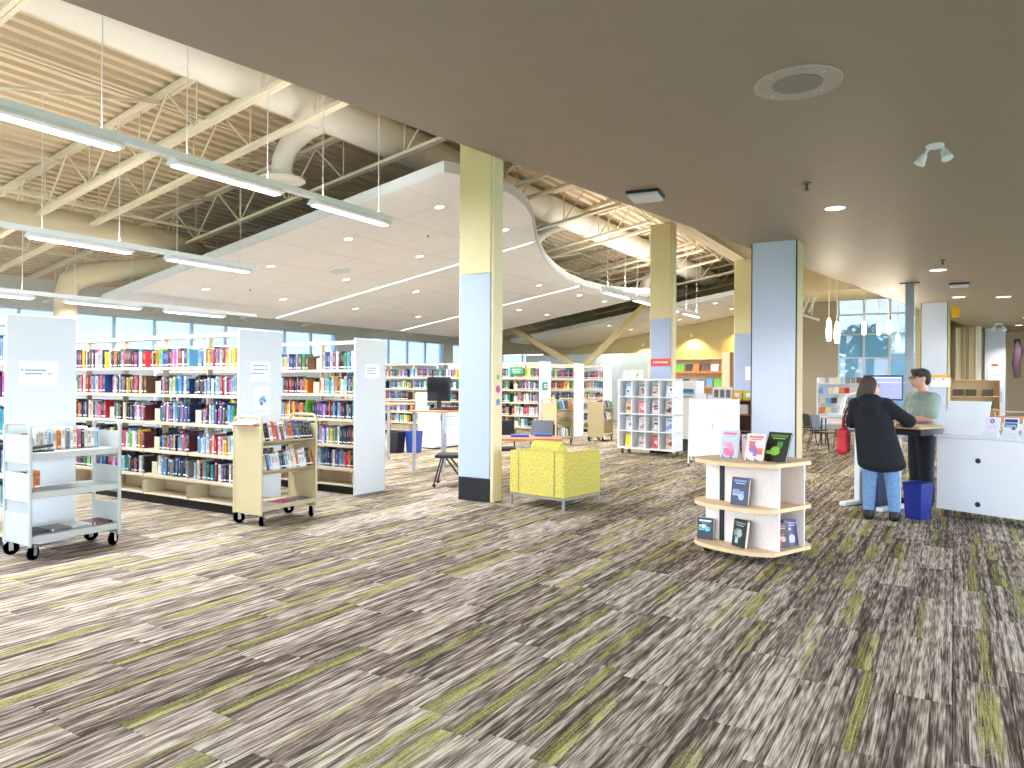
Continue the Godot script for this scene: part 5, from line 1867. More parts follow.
func right_side():
	# black chairs and a small craft table beyond the big column
	stack_chair("black stacking chair beside the big column, facing the craft table", Vector3(-2.95, 0, -19.35), -60)
	stack_chair("black stacking chair half hidden behind the big column", Vector3(-3.35, 0, -20.6), -80)
	stack_chair("black stacking chair under the craft table, left of the woman", Vector3(-2.25, 0, -19.6), 40)
	stack_chair("black stacking chair nearest the viewer right of the big column", Vector3(-2.62, 0, -18.5), -110)
	var o = thing("craft_table", "pale table with orange and white craft things", "table", Vector3(-2.3, 0, -20.9), 0)
	bx("tabletop", Vector3(0, 0.72, 0), Vector3(1.5, 0.03, 0.8), hexmat("table_pale", "d9c6b4", 0.5), o, 0.006)
	for sx in [-1, 1]:
		for sz in [-1, 1]:
			rod("leg", Vector3(sx * 0.68, 0, sz * 0.34), Vector3(sx * 0.68, 0.71, sz * 0.34), 0.018, hexmat("chair_black", "17181c"), o)
	var mb = MB.new()
	mb.lathe([Vector2(0.0, 0.2), Vector2(0.09, 0.19), Vector2(0.15, 0.11), Vector2(0.15, 0.06), Vector2(0.1, 0.0), Vector2(0, 0)], 16)
	var b = build("orange_bowl", mb, hexmat("orange_plastic", "ef7a1e", 0.4))
	b.position = Vector3(-2.1, 0.735, -20.8)
	tag(b, "round orange basket on the craft table", "basket")
	b = thing("desk_lamp", "white jointed task lamp on the craft table", "lamp", Vector3(-2.6, 0.735, -20.95))
	var white = hexmat("laminate_white", "eef1f3")
	mb = MB.new()
	mb.cyl(Vector3.ZERO, Vector3(0, 0.03, 0), 0.13, 16)
	build("base", mb, white, b)
	rod("lower_arm", Vector3(0, 0.02, 0), Vector3(0.14, 0.55, 0), 0.05, white, b)
	rod("upper_arm", Vector3(0.14, 0.55, 0), Vector3(0.75, 0.75, 0), 0.035, white, b)
	tag(bx("white_tray", Vector3(-2.55, 0.79, -20.58), Vector3(0.5, 0.1, 0.2), white, self, 0.01), "white tray in front of the task lamp", "tray")
	# magazine rack
	o = thing("magazine_rack", "white four tier magazine rack under the tall window", "magazine rack", Vector3(-3.3, 0, -28.2))
	for x in [-0.92, 0.92]:
		bx("side", Vector3(x, 0.92, 0), Vector3(0.04, 1.84, 0.36), white, o, 0.004)
	bx("back_panel", Vector3(0, 0.92, -0.16), Vector3(1.84, 1.84, 0.02), white, o, 0.002)
	var r := RandomNumberGenerator.new()
	r.seed = 21
	for j in 5:
		var y = 0.18 + j * 0.36
		bx("shelf", Vector3(0, y, 0), Vector3(1.82, 0.03, 0.34), white, o, 0.003)
		if j > 0:
			var x = -0.86
			var k = 0
			while x < 0.72:
				var w = r.randf_range(0.12, 0.19)
				var c = pick_color(r, [0, 1, 2, 1, 0, 1, 10, 5, 1, 0, 1, 1, 0, 0, 0, 2, 5, 1, 6, 2])
				var mg = bx("magazine", Vector3(-3.3 + x + w / 2, y + 0.135, -28.13), Vector3(w, r.randf_range(0.18, 0.25), 0.012), book_mat(c), self, 0.001)
				tag(mg, "%s magazine, %s from the left on the %s tier of the white rack" % [book_colors[c][0], nth(k), ["bottom", "second lowest", "second highest", "top"][j - 1]], "magazine", "magazines on the white rack")
				k += 1
				x += w + 0.02
	# pendants
	var pend = [[-3.09, -22.5, 3.5, 2.84], [-2.87, -22.5, 3.38, 2.77], [-2.71, -28.0, 3.82, 3.34], [-2.35, -29.3, 3.85, 3.4], [-1.93, -28.0, 3.83, 3.35], [-1.78, -30.0, 3.45, 3.03], [-1.5, -31.5, 3.5, 3.1]]
	for i in pend.size():
		var p = pend[i]
		o = thing("pendant_lamp", "glowing white glass pendant lamp, %s from the left in front of the tall window" % nth_words[i], "lamp", Vector3(p[0], p[3], p[1]), 0, "pendant lamps")
		var h = p[2] - p[3]
		mb = MB.new()
		mb.lathe([Vector2(0.0, 0.0), Vector2(0.055, 0.0), Vector2(0.075, 0.1), Vector2(0.08, h * 0.5), Vector2(0.055, h * 0.9), Vector2(0.03, h), Vector2(0.0, h)], 16)
		build("glass_shade", mb, glow("pendant_glow", "#fff6e2", 2.6), o)
		var ceil_y = 5.2 - p[3] if p[1] < -29.9 else roof_y(p[0]) - p[3]
		rod("cord", Vector3(0, h, 0), Vector3(0, ceil_y, 0), 0.012, hexmat("cord_white", "f4f2ec"), o)
		light_omni("lamp", Vector3(0, h * 0.4, 0.095), 2.0 * LIGHTS, "#fff0d4", o, 0.06)
	# grey steel post
	o = thing("steel_post", "slim grey steel post rising to the soffit behind the staff member", "post", Vector3(-1.1, 0, -23.6))
	o.set_meta("kind", "structure")
	bx("shaft", Vector3(0, 2.24, 0), Vector3(0.22, 4.48, 0.22), hexmat("post_grey", "8d97a5", 0.5), o, 0.01)
	bx("cap_plate", Vector3(0, 4.485, 0), Vector3(0.5, 0.025, 0.4), hexmat("post_dark", "5d636c", 0.5), o, 0.004)
	# white cabinet with leaflets
	o = thing("mobile_cabinet", "white cabinet on casters at the right edge", "cabinet", Vector3(0.33, 0, -9.85), -27)
	bx("body", Vector3(0, 0.52, -0.26), Vector3(1.14, 0.86, 0.52), hexmat("laminate_white", "eef1f3"), o, 0.005)
	bx("front_panel", Vector3(0, 0.52, 0.008), Vector3(1.12, 0.85, 0.014), hexmat("laminate_white", "eef1f3"), o, 0.003)
	bx("worktop", Vector3(0.0, 0.965, -0.25), Vector3(1.18, 0.025, 0.58), hexmat("laminate_white", "eef1f3"), o, 0.004)
	for y in [0.7, 0.2]:
		mb = MB.new()
		mb.cyl(Vector3(0, 0, 0.0), Vector3(0, 0, 0.006), 0.03, 18)
		var gm = build("grommet", mb, hexmat("grommet_navy", "1a1f2e", 0.4), o)
		gm.position = Vector3(-0.1, y, 0.013)
	for sx in [-1, 1]:
		for sz in [-0.06, -0.46]:
			mb = MB.new()
			for q in [-0.02, 0.02]:
				mb.cyl(Vector3(q - 0.009, 0.035, 0), Vector3(q + 0.009, 0.035, 0), 0.035, 14)
			mb.box(Vector3(0, 0.075, 0), Vector3(0.05, 0.03, 0.05))
			var c = build("caster", mb, hexmat("caster_grey", "4a4d52"), o)
			c.position = Vector3(sx * 0.47, 0, sz)
	var T = o.transform
	var d = thing("notice_board", "white slanted notice board on the white cabinet", "notice board", T * Vector3(-0.3, 0.978, -0.14), -27)
	var bd = bx("board", Vector3(0, 0.2, 0.0), Vector3(0.48, 0.42, 0.012), hexmat("board_white", "f1f5f8"), d, 0.003)
	bd.rotation_degrees.x = -18
	bx("strut", Vector3(0, 0.1, -0.12), Vector3(0.3, 0.2, 0.008), hexmat("board_white", "f1f5f8"), d, 0.002)
	var cols = [["e8e4f4", "8a5fb8", "lilac headed leaflets in a clear holder, left on the cabinet"], ["dfe6ee", "2c4f96", "leaflets with a dark blue photo in a clear holder on the cabinet"], ["ebe6f4", "9468b4", "leaflets with a round purple mark, right on the cabinet"]]
	for i in 3:
		var q = thing("leaflet_holder", cols[i][2], "leaflet holder", T * Vector3(0.04 + i * 0.19, 0.978, 0.0), -27, "leaflet holders")
		var im = Image.create(40, 56, false, Image.FORMAT_RGB8)
		im.fill(Color(cols[i][0]))
		if i == 1:
			im.fill_rect(Rect2i(3, 4, 34, 9), Color("1f3f86"))
			im.fill_rect(Rect2i(3, 15, 34, 12), Color("3a5fa6"))
			im.fill_rect(Rect2i(6, 20, 28, 6), Color("a9b6c8"))
			im.fill_rect(Rect2i(24, 26, 9, 8), Color("6a4a42"))
		else:
			for y in 14:
				for x in 14:
					if absf(Vector2(x - 7, y - 7).length() - 4.5) < 2.0:
						im.set_pixel(x + 12 + i * 2, y + 4, Color(cols[i][1]))
			im.fill_rect(Rect2i(6, 26, 28, 2), Color("c8bede"))
			im.fill_rect(Rect2i(6, 32, 24, 2), Color("d4cce6"))
		var lf = sheet("leaflet", 0.15, 0.22, printed("leaflet_%d" % i, im), q, 0.012)
		lf.transform = Transform3D(Basis(Vector3.RIGHT, deg_to_rad(-14)), Vector3(0, 0.12, 0))
		bx("holder", Vector3(0, 0.03, 0.02), Vector3(0.16, 0.06, 0.05), hexmat("clear_plastic", "dfe6ec", 0.2), q, 0.003)
	var wr = thing("wire_rack", "orange and white card rack behind the leaflets", "card rack", T * Vector3(0.12, 0.978, -0.28), -27)
	bx("card", Vector3(0.0, 0.2, 0), Vector3(0.32, 0.08, 0.02), hexmat("card_orange", "d99a78", 0.6), wr, 0.003)
	bx("card", Vector3(0.02, 0.12, 0.01), Vector3(0.22, 0.07, 0.02), hexmat("paper_white", "f3f5f7"), wr, 0.003)
	for s in [-1, 1]:
		rod("upright", Vector3(s * 0.18, 0, 0), Vector3(s * 0.18, 0.29, 0), 0.007, hexmat("card_frame", "d8b8a4"), wr)
	rod("top_bar", Vector3(-0.18, 0.29, 0), Vector3(0.18, 0.29, 0), 0.007, hexmat("card_frame", "d8b8a4"), wr)
	# service desk
	o = thing("service_desk", "sit stand service desk with a pale wood top and white legs", "desk", Vector3(-0.62, 0, -10.3), -27)
	bx("desktop", Vector3(-0.13, 1.055, 0), Vector3(1.2, 0.03, 0.66), noisy("maple", "#e0bd8c", "#eccf9f", 0.03, 0.5), o, 0.006)
	bx("modesty_beam", Vector3(0.12, 1.0, -0.02), Vector3(0.66, 0.08, 0.56), hexmat("black_plastic", "1e1f26"), o, 0.005)
	for x in [-0.5, 0.0]:
		var lg = bx("leg", Vector3(x, 0.54, 0), Vector3(0.08, 1.0, 0.1), white, o, 0.006)
		bx("foot", Vector3(0, -0.51, 0), Vector3(0.09, 0.05, 0.72), white, lg, 0.008)
	var cab = MB.new()
	cab.tube([Vector3(-0.5, 1.0, -0.1), Vector3(-0.46, 0.6, -0.15), Vector3(-0.52, 0.3, -0.1), Vector3(-0.4, 0.06, -0.2), Vector3(-0.2, 0.015, -0.25)], 0.008, 6)
	build("cable", cab, hexmat("black_plastic", "1e1f26"), o)
	m_screen(o.transform * Vector3(-0.18, 1.07, 0.0))
	tag(bx("computer_case", o.transform * Vector3(-0.27, 0.24, -0.1), Vector3(0.18, 0.44, 0.4), hexmat("case_navy", "24365e", 0.4), self, 0.008, -27), "dark blue computer case on the floor under the service desk", "computer")

func m_screen(at):
	var m = thing("monitor", "monitor with a lavender screen on the service desk", "monitor", at, 12)
	var black = hexmat("black_plastic", "1e1f26")
	bx("housing", Vector3(0, 0.46, 0), Vector3(0.46, 0.32, 0.04), black, m, 0.01)
	bx("neck", Vector3(0, 0.16, -0.02), Vector3(0.06, 0.3, 0.03), black, m, 0.005)
	bx("base", Vector3(0, 0.012, 0), Vector3(0.24, 0.024, 0.2), black, m, 0.008)
	var im = Image.create(64, 44, false, Image.FORMAT_RGB8)
	im.fill(Color("9a9fd8"))
	im.fill_rect(Rect2i(0, 0, 64, 3), Color("c4c8ea"))
	im.fill_rect(Rect2i(2, 10, 60, 2), Color("c0c4e8"))
	im.fill_rect(Rect2i(4, 16, 40, 1), Color("8388c4"))
	im.fill_rect(Rect2i(4, 20, 48, 1), Color("8388c4"))
	var mt = printed("lavender_screen", im, 0.3)
	mt.emission_enabled = true
	mt.emission_texture = mt.albedo_texture
	mt.emission_operator = BaseMaterial3D.EMISSION_OP_MULTIPLY
	mt.emission = Color.WHITE
	mt.emission_energy_multiplier = 0.8
	var s = sheet("screen", 0.42, 0.28, mt, m, 0.003)
	s.position = Vector3(0, 0.46, 0.022)

func far_wall_things():
	# tall wooden picture book display against the yellow wall
	var wood = noisy("wood_pale", "#d8b888", "#e4c89a", 0.03, 0.5, Vector3(1, 6, 6))
	var o = thing("picture_display", "tall wooden picture book display with orange shelf edges", "display shelf", Vector3(-8.3, 0, -26.2))
	bx("back_panel", Vector3(0, 1.25, -0.2), Vector3(2.6, 2.5, 0.03), wood, o, 0.003)
	for x in [-1.3, 1.3]:
		bx("side", Vector3(x, 1.25, 0), Vector3(0.06, 2.5, 0.42), wood, o, 0.004)
	for y in [0.2, 0.9, 1.45, 2.0, 2.5]:
		var s = bx("shelf", Vector3(0, y, 0), Vector3(2.56, 0.03, 0.4), wood, o, 0.003)
		if y < 2.4:
			bx("orange_edge", Vector3(0, 0.02, 0.205), Vector3(2.54, 0.07, 0.015), hexmat("orange_edge", "d9713c", 0.5), s, 0.002)
	var r := RandomNumberGenerator.new()
	r.seed = 91
	for j in 3:
		var y = [0.92, 1.47, 2.02][j]
		var x = -1.2
		var k = 0
		while x < 1.0:
			var w = r.randf_range(0.2, 0.34)
			var c = [16, 18, 2, 5, 6, 3, 17, 13, 10][r.randi_range(0, 8)]
			var q = bx("picture_book", Vector3(-8.3 + x + w / 2, y + 0.17, -26.2), Vector3(w, r.randf_range(0.24, 0.36), 0.02), book_mat(c), self, 0.002)
			q.rotation_degrees.x = -10
			tag(q, "%s picture book, %s along the %s shelf of the tall wooden display" % [book_colors[c][0], nth(k), ["lowest", "middle", "highest"][j]], "book", "picture books on the wooden display")
			k += 1
			x += w + 0.05
	o = thing("end_cabinet", "brown wooden bookcase end with a poster left of the big column", "bookcase", Vector3(-6.55, 0, -25.2))
	bx("end_panel", Vector3(-0.12, 1.34, 0), Vector3(0.26, 2.68, 0.5), wood, o, 0.006)
	bx("side_panel", Vector3(0.2, 1.34, -0.05), Vector3(0.4, 2.68, 0.45), hexmat("wood_brown", "8a6a4c", 0.6), o, 0.006)
	bx("poster", Vector3(0.22, 1.55, 0.185), Vector3(0.2, 0.9, 0.01), hexmat("poster_dark", "5a4038", 0.6), o, 0.001)
	# low white shelves seen over the far carts and pale partition
	o = thing("glass_partition", "pale green glass partition in front of the yellow wall", "partition", Vector3(-14.2, 0, -29.5))
	for i in 5:
		bx("panel", Vector3(-2.4 + i * 1.2, 1.45, 0), Vector3(1.16, 2.9, 0.04), hexmat("partition_%d" % (i % 2), ["cfe0dc", "d8e6ea"][i % 2], 0.3), o, 0.004)
	for i in 6:
		bx("post", Vector3(-3.0 + i * 1.2, 1.45, 0), Vector3(0.05, 2.95, 0.07), hexmat("alu", "dfe6ea"), o, 0.003)
	var mb = MB.new()
	mb.cyl(Vector3.ZERO, Vector3(0, 0, 0.01), 0.22, 20)
	var sg = build("round_sign", mb, hexmat("sign_green2", "6fae92", 0.5))
	sg.position = Vector3(-14.95, 2.35, -29.47)
	tag(sg, "round green sign on the glass partition", "sign")
	# wall wash lamps on the yellow wall
	for i in 3:
		var x = [-13.0, -10.6, -8.2][i]
		o = thing("wall_washer", "small wall wash lamp over the yellow wall, %s from the left" % nth_words[i], "light", Vector3(x, 4.25 + 0.16 * (x + 8.2), -33.55), 0, "wall wash lamps")
		bx("can", Vector3(0, 0.05, 0), Vector3(0.12, 0.1, 0.12), hexmat("fixture_white", "edf1f6"), o, 0.01)
		bx("lens", Vector3(0, -0.005, 0), Vector3(0.09, 0.012, 0.09), glow("washer_glow", "#ffd98a", 2.0), o, 0.0)
		light_spot("lamp", Vector3(0, -0.03, 0), Vector3(0, -1, -0.35), 60, 7.0 * LIGHTS, "#ffd27a", o, 0.04)
	# passage on the far right: shelves, posters
	o = thing("passage_shelf", "pale wooden shelf with dark boxes beyond the right column", "shelf", Vector3(0.62, 0, -31.0))
	bx("back_panel", Vector3(0, 0.9, -0.2), Vector3(1.5, 1.8, 0.03), wood, o, 0.003)
	for y in [0.3, 0.75, 1.2, 1.78]:
		bx("shelf", Vector3(0, y, 0), Vector3(1.5, 0.03, 0.4), wood, o, 0.003)
	for x in [-0.75, 0.75]:
		bx("side", Vector3(x, 0.9, 0), Vector3(0.03, 1.8, 0.4), wood, o, 0.003)
	var k = 0
	for y in [0.766, 1.216]:
		for x in [-0.5, -0.1, 0.4]:
			tag(bx("dark_box", Vector3(0.62 + x, y + 0.12, -31.0), Vector3(0.3, 0.24, 0.25), hexmat("box_dark", "4a4238", 0.6), self, 0.01), "dark box, %s along the %s shelf beyond the right column" % [nth_words[k % 3], ["lower", "upper"][k / 3]], "box", "dark boxes on the passage shelf")
			k += 1
	var im = paper_image(40, 80, [[10, 6, 18, 8, "b8525a"], [8, 40, 22, 2, "c88a8a"]], Color("b0b8c4"), Color("f0f2f6"))
	var n = sheet("paper_notice", 0.62, 1.3, printed("column_notice", im), self)
	n.position = Vector3(1.72, 2.15, -43.36)
	tag(n, "tall white notice with red marks on the farthest column", "notice")
	n = sheet("blue_picture", 0.5, 0.52, hexmat("picture_blue", "6fa8d8", 0.5), self)
	n.position = Vector3(1.75, 1.05, -43.36)
	tag(n, "square pale blue picture low on the farthest column", "picture")
	n = sheet("paper_notice", 0.6, 0.42, printed("column_paper", paper_image(40, 40, [[0, 0, 40, 10, "e6b04a"], [5, 12, 4, 4, "c05a3a"], [24, 12, 4, 4, "7a4a2a"]], Color("d8dde6"))), self)
	n.position = Vector3(-0.42, 1.75, -29.37)
	tag(n, "orange topped notice on the column behind the staff member", "notice")
	n = sheet("paper_notice", 0.4, 0.4, hexmat("paper_white", "f3f5f7"), self)
	n.position = Vector3(-4.9 - 0.06, 1.9, -21.38)
	tag(n, "white square notice on the cream column beside the big column", "notice")
	tag(bx("yellow_bracket", Vector3(0.02, 4.3, -31.2), Vector3(0.24, 0.4, 0.24), hexmat("bright_yellow", "e8b020", 0.5), self, 0.03), "bright yellow wall piece high beyond the right column", "bracket")
	var sc = MB.new()
	sc.tube([Vector3(0, 2.0, 0), Vector3(0.06, 1.4, 0.02), Vector3(-0.02, 0.8, 0), Vector3(0.02, 0.1, 0.02)], [0.12, 0.2, 0.18, 0.13], 8)
	var scarf = build("hanging_scarf", sc, hexmat("scarf_plum", "4a3348", 0.8))
	scarf.position = Vector3(2.6, 1.9, -43.2)
	tag(scarf, "dark plum cloth hanging right of the farthest column", "cloth")
	# curtain-like cream drapes at the passage
	for i in 4:
		var cu = MB.new()
		for q in 8:
			var x0 = q * 0.03
			cu.quad(Vector3(x0, 0, 0.04 * (q % 2)), Vector3(x0 + 0.03, 0, 0.04 * ((q + 1) % 2)), Vector3(x0 + 0.03, 4.2, 0.04 * ((q + 1) % 2)), Vector3(x0, 4.2, 0.04 * (q % 2)), Vector3(0.6 if q % 2 else -0.6, 0, 1).normalized())
		var co = build("drape", cu, hexmat("drape_%d" % i, ["e2dac0", "c9b896", "d9c6a6", "ece6da"][i], 0.8))
		co.position = Vector3(0.02 + i * 0.27, 0.2, -41.0 + 0.1 * i)
		tag(co, "%s drape hanging in the passage, %s from the left" % [["pale cream", "tan", "sand coloured", "off white"][i], nth_words[i]], "curtain", "drapes in the passage")

func soffit_things():
	var white = hexmat("fixture_white", "edf1f6")
	# round speaker
	var o = thing("ceiling_speaker", "large round speaker grille in the taupe soffit", "speaker", Vector3(-1.32, 4.5, -7.47))
	var mb = MB.new()
	mb.lathe([Vector2(0.41, 0.0), Vector2(0.405, -0.014), Vector2(0.385, -0.018), Vector2(0.37, -0.01), Vector2(0.0, -0.01)], 40)
	build("rim", mb, hexmat("speaker_rim", "b2a89e", 0.6), o)
	mb = MB.new()
	mb.cyl(Vector3(0, -0.016, 0), Vector3(0, -0.01, 0), 0.23, 32)
	build("grille", mb, hexmat("speaker_grille", "8a857f", 0.7), o)
	for a in [0.6, 2.2, 3.7, 5.3]:
		mb = MB.new()
		mb.cyl(Vector3(0, -0.016, 0), Vector3(0, -0.008, 0), 0.012, 10)
		var s = build("screw", mb, hexmat("screw", "e8e4dc", 0.4), o)
		s.position = Vector3(cos(a) * 0.32, 0, sin(a) * 0.32)
	# emergency lights
	for d in [[Vector3(-0.22, 4.5, -10.24), 1.0, "white twin head emergency light on the soffit above the service desk"], [Vector3(1.75, 4.5, -40.5), 1.6, "white twin head emergency light far down the passage"]]:
		o = thing("emergency_light", d[2], "light", d[0], -20, "twin head emergency lights")
		o.scale = Vector3.ONE * d[1]
		mb = MB.new()
		mb.cyl(Vector3(0, -0.03, 0), Vector3(0, 0, 0), 0.1, 24)
		build("base", mb, white, o)
		for s in [-1, 1]:
			mb = MB.new()
			mb.tube([Vector3(s * 0.07, -0.02, 0), Vector3(s * 0.1, -0.07, 0), Vector3(s * 0.11, -0.1, 0.02)], 0.018, 8)
			build("arm", mb, white, o)
			mb = MB.new()
			mb.cone(Vector3.ZERO, Vector3(s * 0.05, -0.11, 0.03), 0.035, 0.065, 16)
			var h = build("head", mb, white, o)
			h.position = Vector3(s * 0.11, -0.1, 0.02)
	# flat boxes (access points)
	for d in [[Vector3(-4.08, 4.5, -10.6), "flat white ceiling unit on a black plate near the soffit edge", 8.0], [Vector3(0.1, 4.5, -24.4), "flat white ceiling unit far down the soffit", 0.0]]:
		o = thing("ceiling_unit", d[1], "ceiling unit", d[0], d[2], "flat ceiling units")
		bx("plate", Vector3(0, -0.02, 0), Vector3(0.5, 0.04, 0.5), hexmat("black_plastic", "1e1f26"), o, 0.004)
		bx("housing", Vector3(0, -0.065, 0), Vector3(0.46, 0.05, 0.46), hexmat("unit_grey", "d4d4dc", 0.4), o, 0.012)
	# fittings in the panel ceiling
	var tilt = atan(SLOPE)
	o = thing("ceiling_speaker", "pale round speaker in the white panel ceiling", "speaker", Vector3(-12.3, cloud_y(-12.3), -12.4))
	o.rotation.z = tilt
	mb = MB.new()
	mb.cyl(Vector3(0, -0.012, 0), Vector3(0, 0, 0), 0.24, 28)
	build("grille", mb, hexmat("speaker_pale", "cfdae4", 0.7), o)
	mb = MB.new()
	mb.lathe([Vector2(0.24, 0), Vector2(0.25, -0.016), Vector2(0.27, -0.012), Vector2(0.28, 0)], 28)
	build("rim", mb, hexmat("fixture_white", "edf1f6"), o)
	for d in [[-9.4, -12.0, "dark sprinkler in the panel ceiling nearest its front corner"], [-14.6, -11.7, "dark sprinkler in the panel ceiling towards its left tip"], [-11.6, -16.6, "dark sprinkler in the panel ceiling beyond the nearer slot light"]]:
		o = thing("sprinkler", d[2], "sprinkler", Vector3(d[0], cloud_y(d[0]), d[1]), 0, "sprinkler heads")
		mb = MB.new()
		mb.cyl(Vector3(0, -0.03, 0), Vector3(0, 0.0, 0), 0.012, 10)
		mb.cyl(Vector3(0, -0.038, 0), Vector3(0, -0.03, 0), 0.025, 10)
		build("head", mb, hexmat("bronze", "4a4038", 0.4), o)
	# sprinklers
	for d in [[Vector3(-1.85, 4.5, -11.23), "dark sprinkler head in the soffit nearer the viewer"], [Vector3(-0.25, 4.5, -19.6), "dark sprinkler head in the soffit farther away"]]:
		o = thing("sprinkler", d[1], "sprinkler", d[0], 0, "sprinkler heads")
		mb = MB.new()
		mb.cyl(Vector3(0, -0.015, 0), Vector3(0, 0, 0), 0.06, 16)
		build("escutcheon", mb, hexmat("bronze", "4a4038", 0.4), o)
		mb = MB.new()
		mb.cyl(Vector3(0, -0.1, 0), Vector3(0, -0.01, 0), 0.02, 10)
		mb.cyl(Vector3(0, -0.11, 0), Vector3(0, -0.1, 0), 0.04, 10)
		build("head", mb, hexmat("bronze", "4a4038", 0.4), o)
	# bracket frame beyond the big column
	o = thing("white_trellis", "white angled trellis bracket on the wall right of the big column", "bracket", Vector3(-4.95, 4.2, -29.5))
	for i in 3:
		rod("bar", Vector3(-0.25 + i * 0.22, 0.15, 0), Vector3(0.0 + i * 0.22, 0.75, 0), 0.03, white, o, true)
	rod("rail", Vector3(-0.4, 0.2, 0), Vector3(0.55, -0.15, 0), 0.04, white, o, true)
	for x in [-0.3, 0.3]:
		rod("hanger", Vector3(x, 0.05, 0), Vector3(x, 1.0, -0.6), 0.015, white, o)

# ---------------------------------------------------------------- people (local: y up, facing -z)
func hand_bones(list, wrist, fwd, side, up):
	var palm = wrist + fwd * 0.045
	list.append([wrist, palm, 0.024, 0.03])
	for i in 4:
		var root = palm + side * (0.012 * (i - 1.5)) * 1.9
		var le = [0.06, 0.07, 0.066, 0.05][i]
		var mid = root + fwd * le * 0.55 - up * 0.004
		list.append([root, mid, 0.0095, 0.009])
		list.append([mid, mid + fwd * le * 0.5 - up * 0.018, 0.009, 0.0075])
	var th = wrist + fwd * 0.025 - side * 0.03
	list.append([wrist + fwd * 0.01 - side * 0.015, th, 0.013, 0.011])
	list.append([th, th + fwd * 0.035 - side * 0.012, 0.011, 0.009])

func skin_mat():
	return hexmat("skin", "d9a58c", 0.55)

func head_bones(list, c, f):
	# c head centre, f facing (horizontal unit); head height 0.22
	var s = f.cross(Vector3.UP)
	list.append([c + Vector3(0, 0.03, 0) - f * 0.012, Vector3(0.076, 0.088, 0.09)])
	list.append([c - Vector3(0, 0.035, 0) + f * 0.022, Vector3(0.058, 0.07, 0.062)])
	list.append([c + f * 0.088 + Vector3(0, 0.012, 0), c + f * 0.108 - Vector3(0, 0.022, 0), 0.008, 0.013])
	list.append([c + f * 0.06 - Vector3(0, 0.088, 0), c + f * 0.062 - Vector3(0, 0.085, 0), 0.022, 0.022])
	list.append([c + f * 0.082 - Vector3(0, 0.052, 0) - s * 0.018, c + f * 0.082 - Vector3(0, 0.052, 0) + s * 0.018, 0.008, 0.008])
	for q in [-1, 1]:
		list.append([c + s * 0.075 * q + Vector3(0, 0.012, 0) - f * 0.008, c + s * 0.077 * q - Vector3(0, 0.022, 0) - f * 0.004, 0.014, 0.009])

func face_parts(body, c, f, brow, glasses):
	var s = f.cross(Vector3.UP)
	for q in [-1, 1]:
		var eye = MB.new()
		eye.lathe([Vector2(0, -0.008), Vector2(0.009, -0.004), Vector2(0.011, 0.0), Vector2(0.009, 0.004), Vector2(0, 0.008)], 8)
		var e = build("eye", eye, hexmat("eye_dark", "3a2c26", 0.3), body)
		e.position = c + f * 0.079 + s * 0.03 * q + Vector3(0, 0.016, 0)
		rod("eyebrow", c + f * 0.083 + s * 0.018 * q + Vector3(0, 0.036, 0), c + f * 0.074 + s * 0.046 * q + Vector3(0, 0.034, 0), 0.005, brow, body)
		if glasses:
			var g = MB.new()
			var pts = []
			for i in 13:
				var a = TAU * i / 12.0
				pts.append(c + f * 0.098 + s * (0.032 * q + cos(a) * 0.024) + Vector3(0, 0.014 + sin(a) * 0.018, 0))
			g.tube(pts, 0.0035, 6)
			build("glasses_rim", g, hexmat("glasses_black", "1c1b1e", 0.3), body)
			rod("glasses_temple", c + f * 0.096 + s * 0.056 * q + Vector3(0, 0.02, 0), c + s * 0.082 * q + Vector3(0, 0.018, 0) - f * 0.005, 0.003, hexmat("glasses_black", "1c1b1e"), body)
	rod("lips", c + f * 0.09 - Vector3(0, 0.052, 0) - s * 0.018, c + f * 0.09 - Vector3(0, 0.052, 0) + s * 0.018, 0.005, hexmat("lips", "b86a62", 0.5), body)

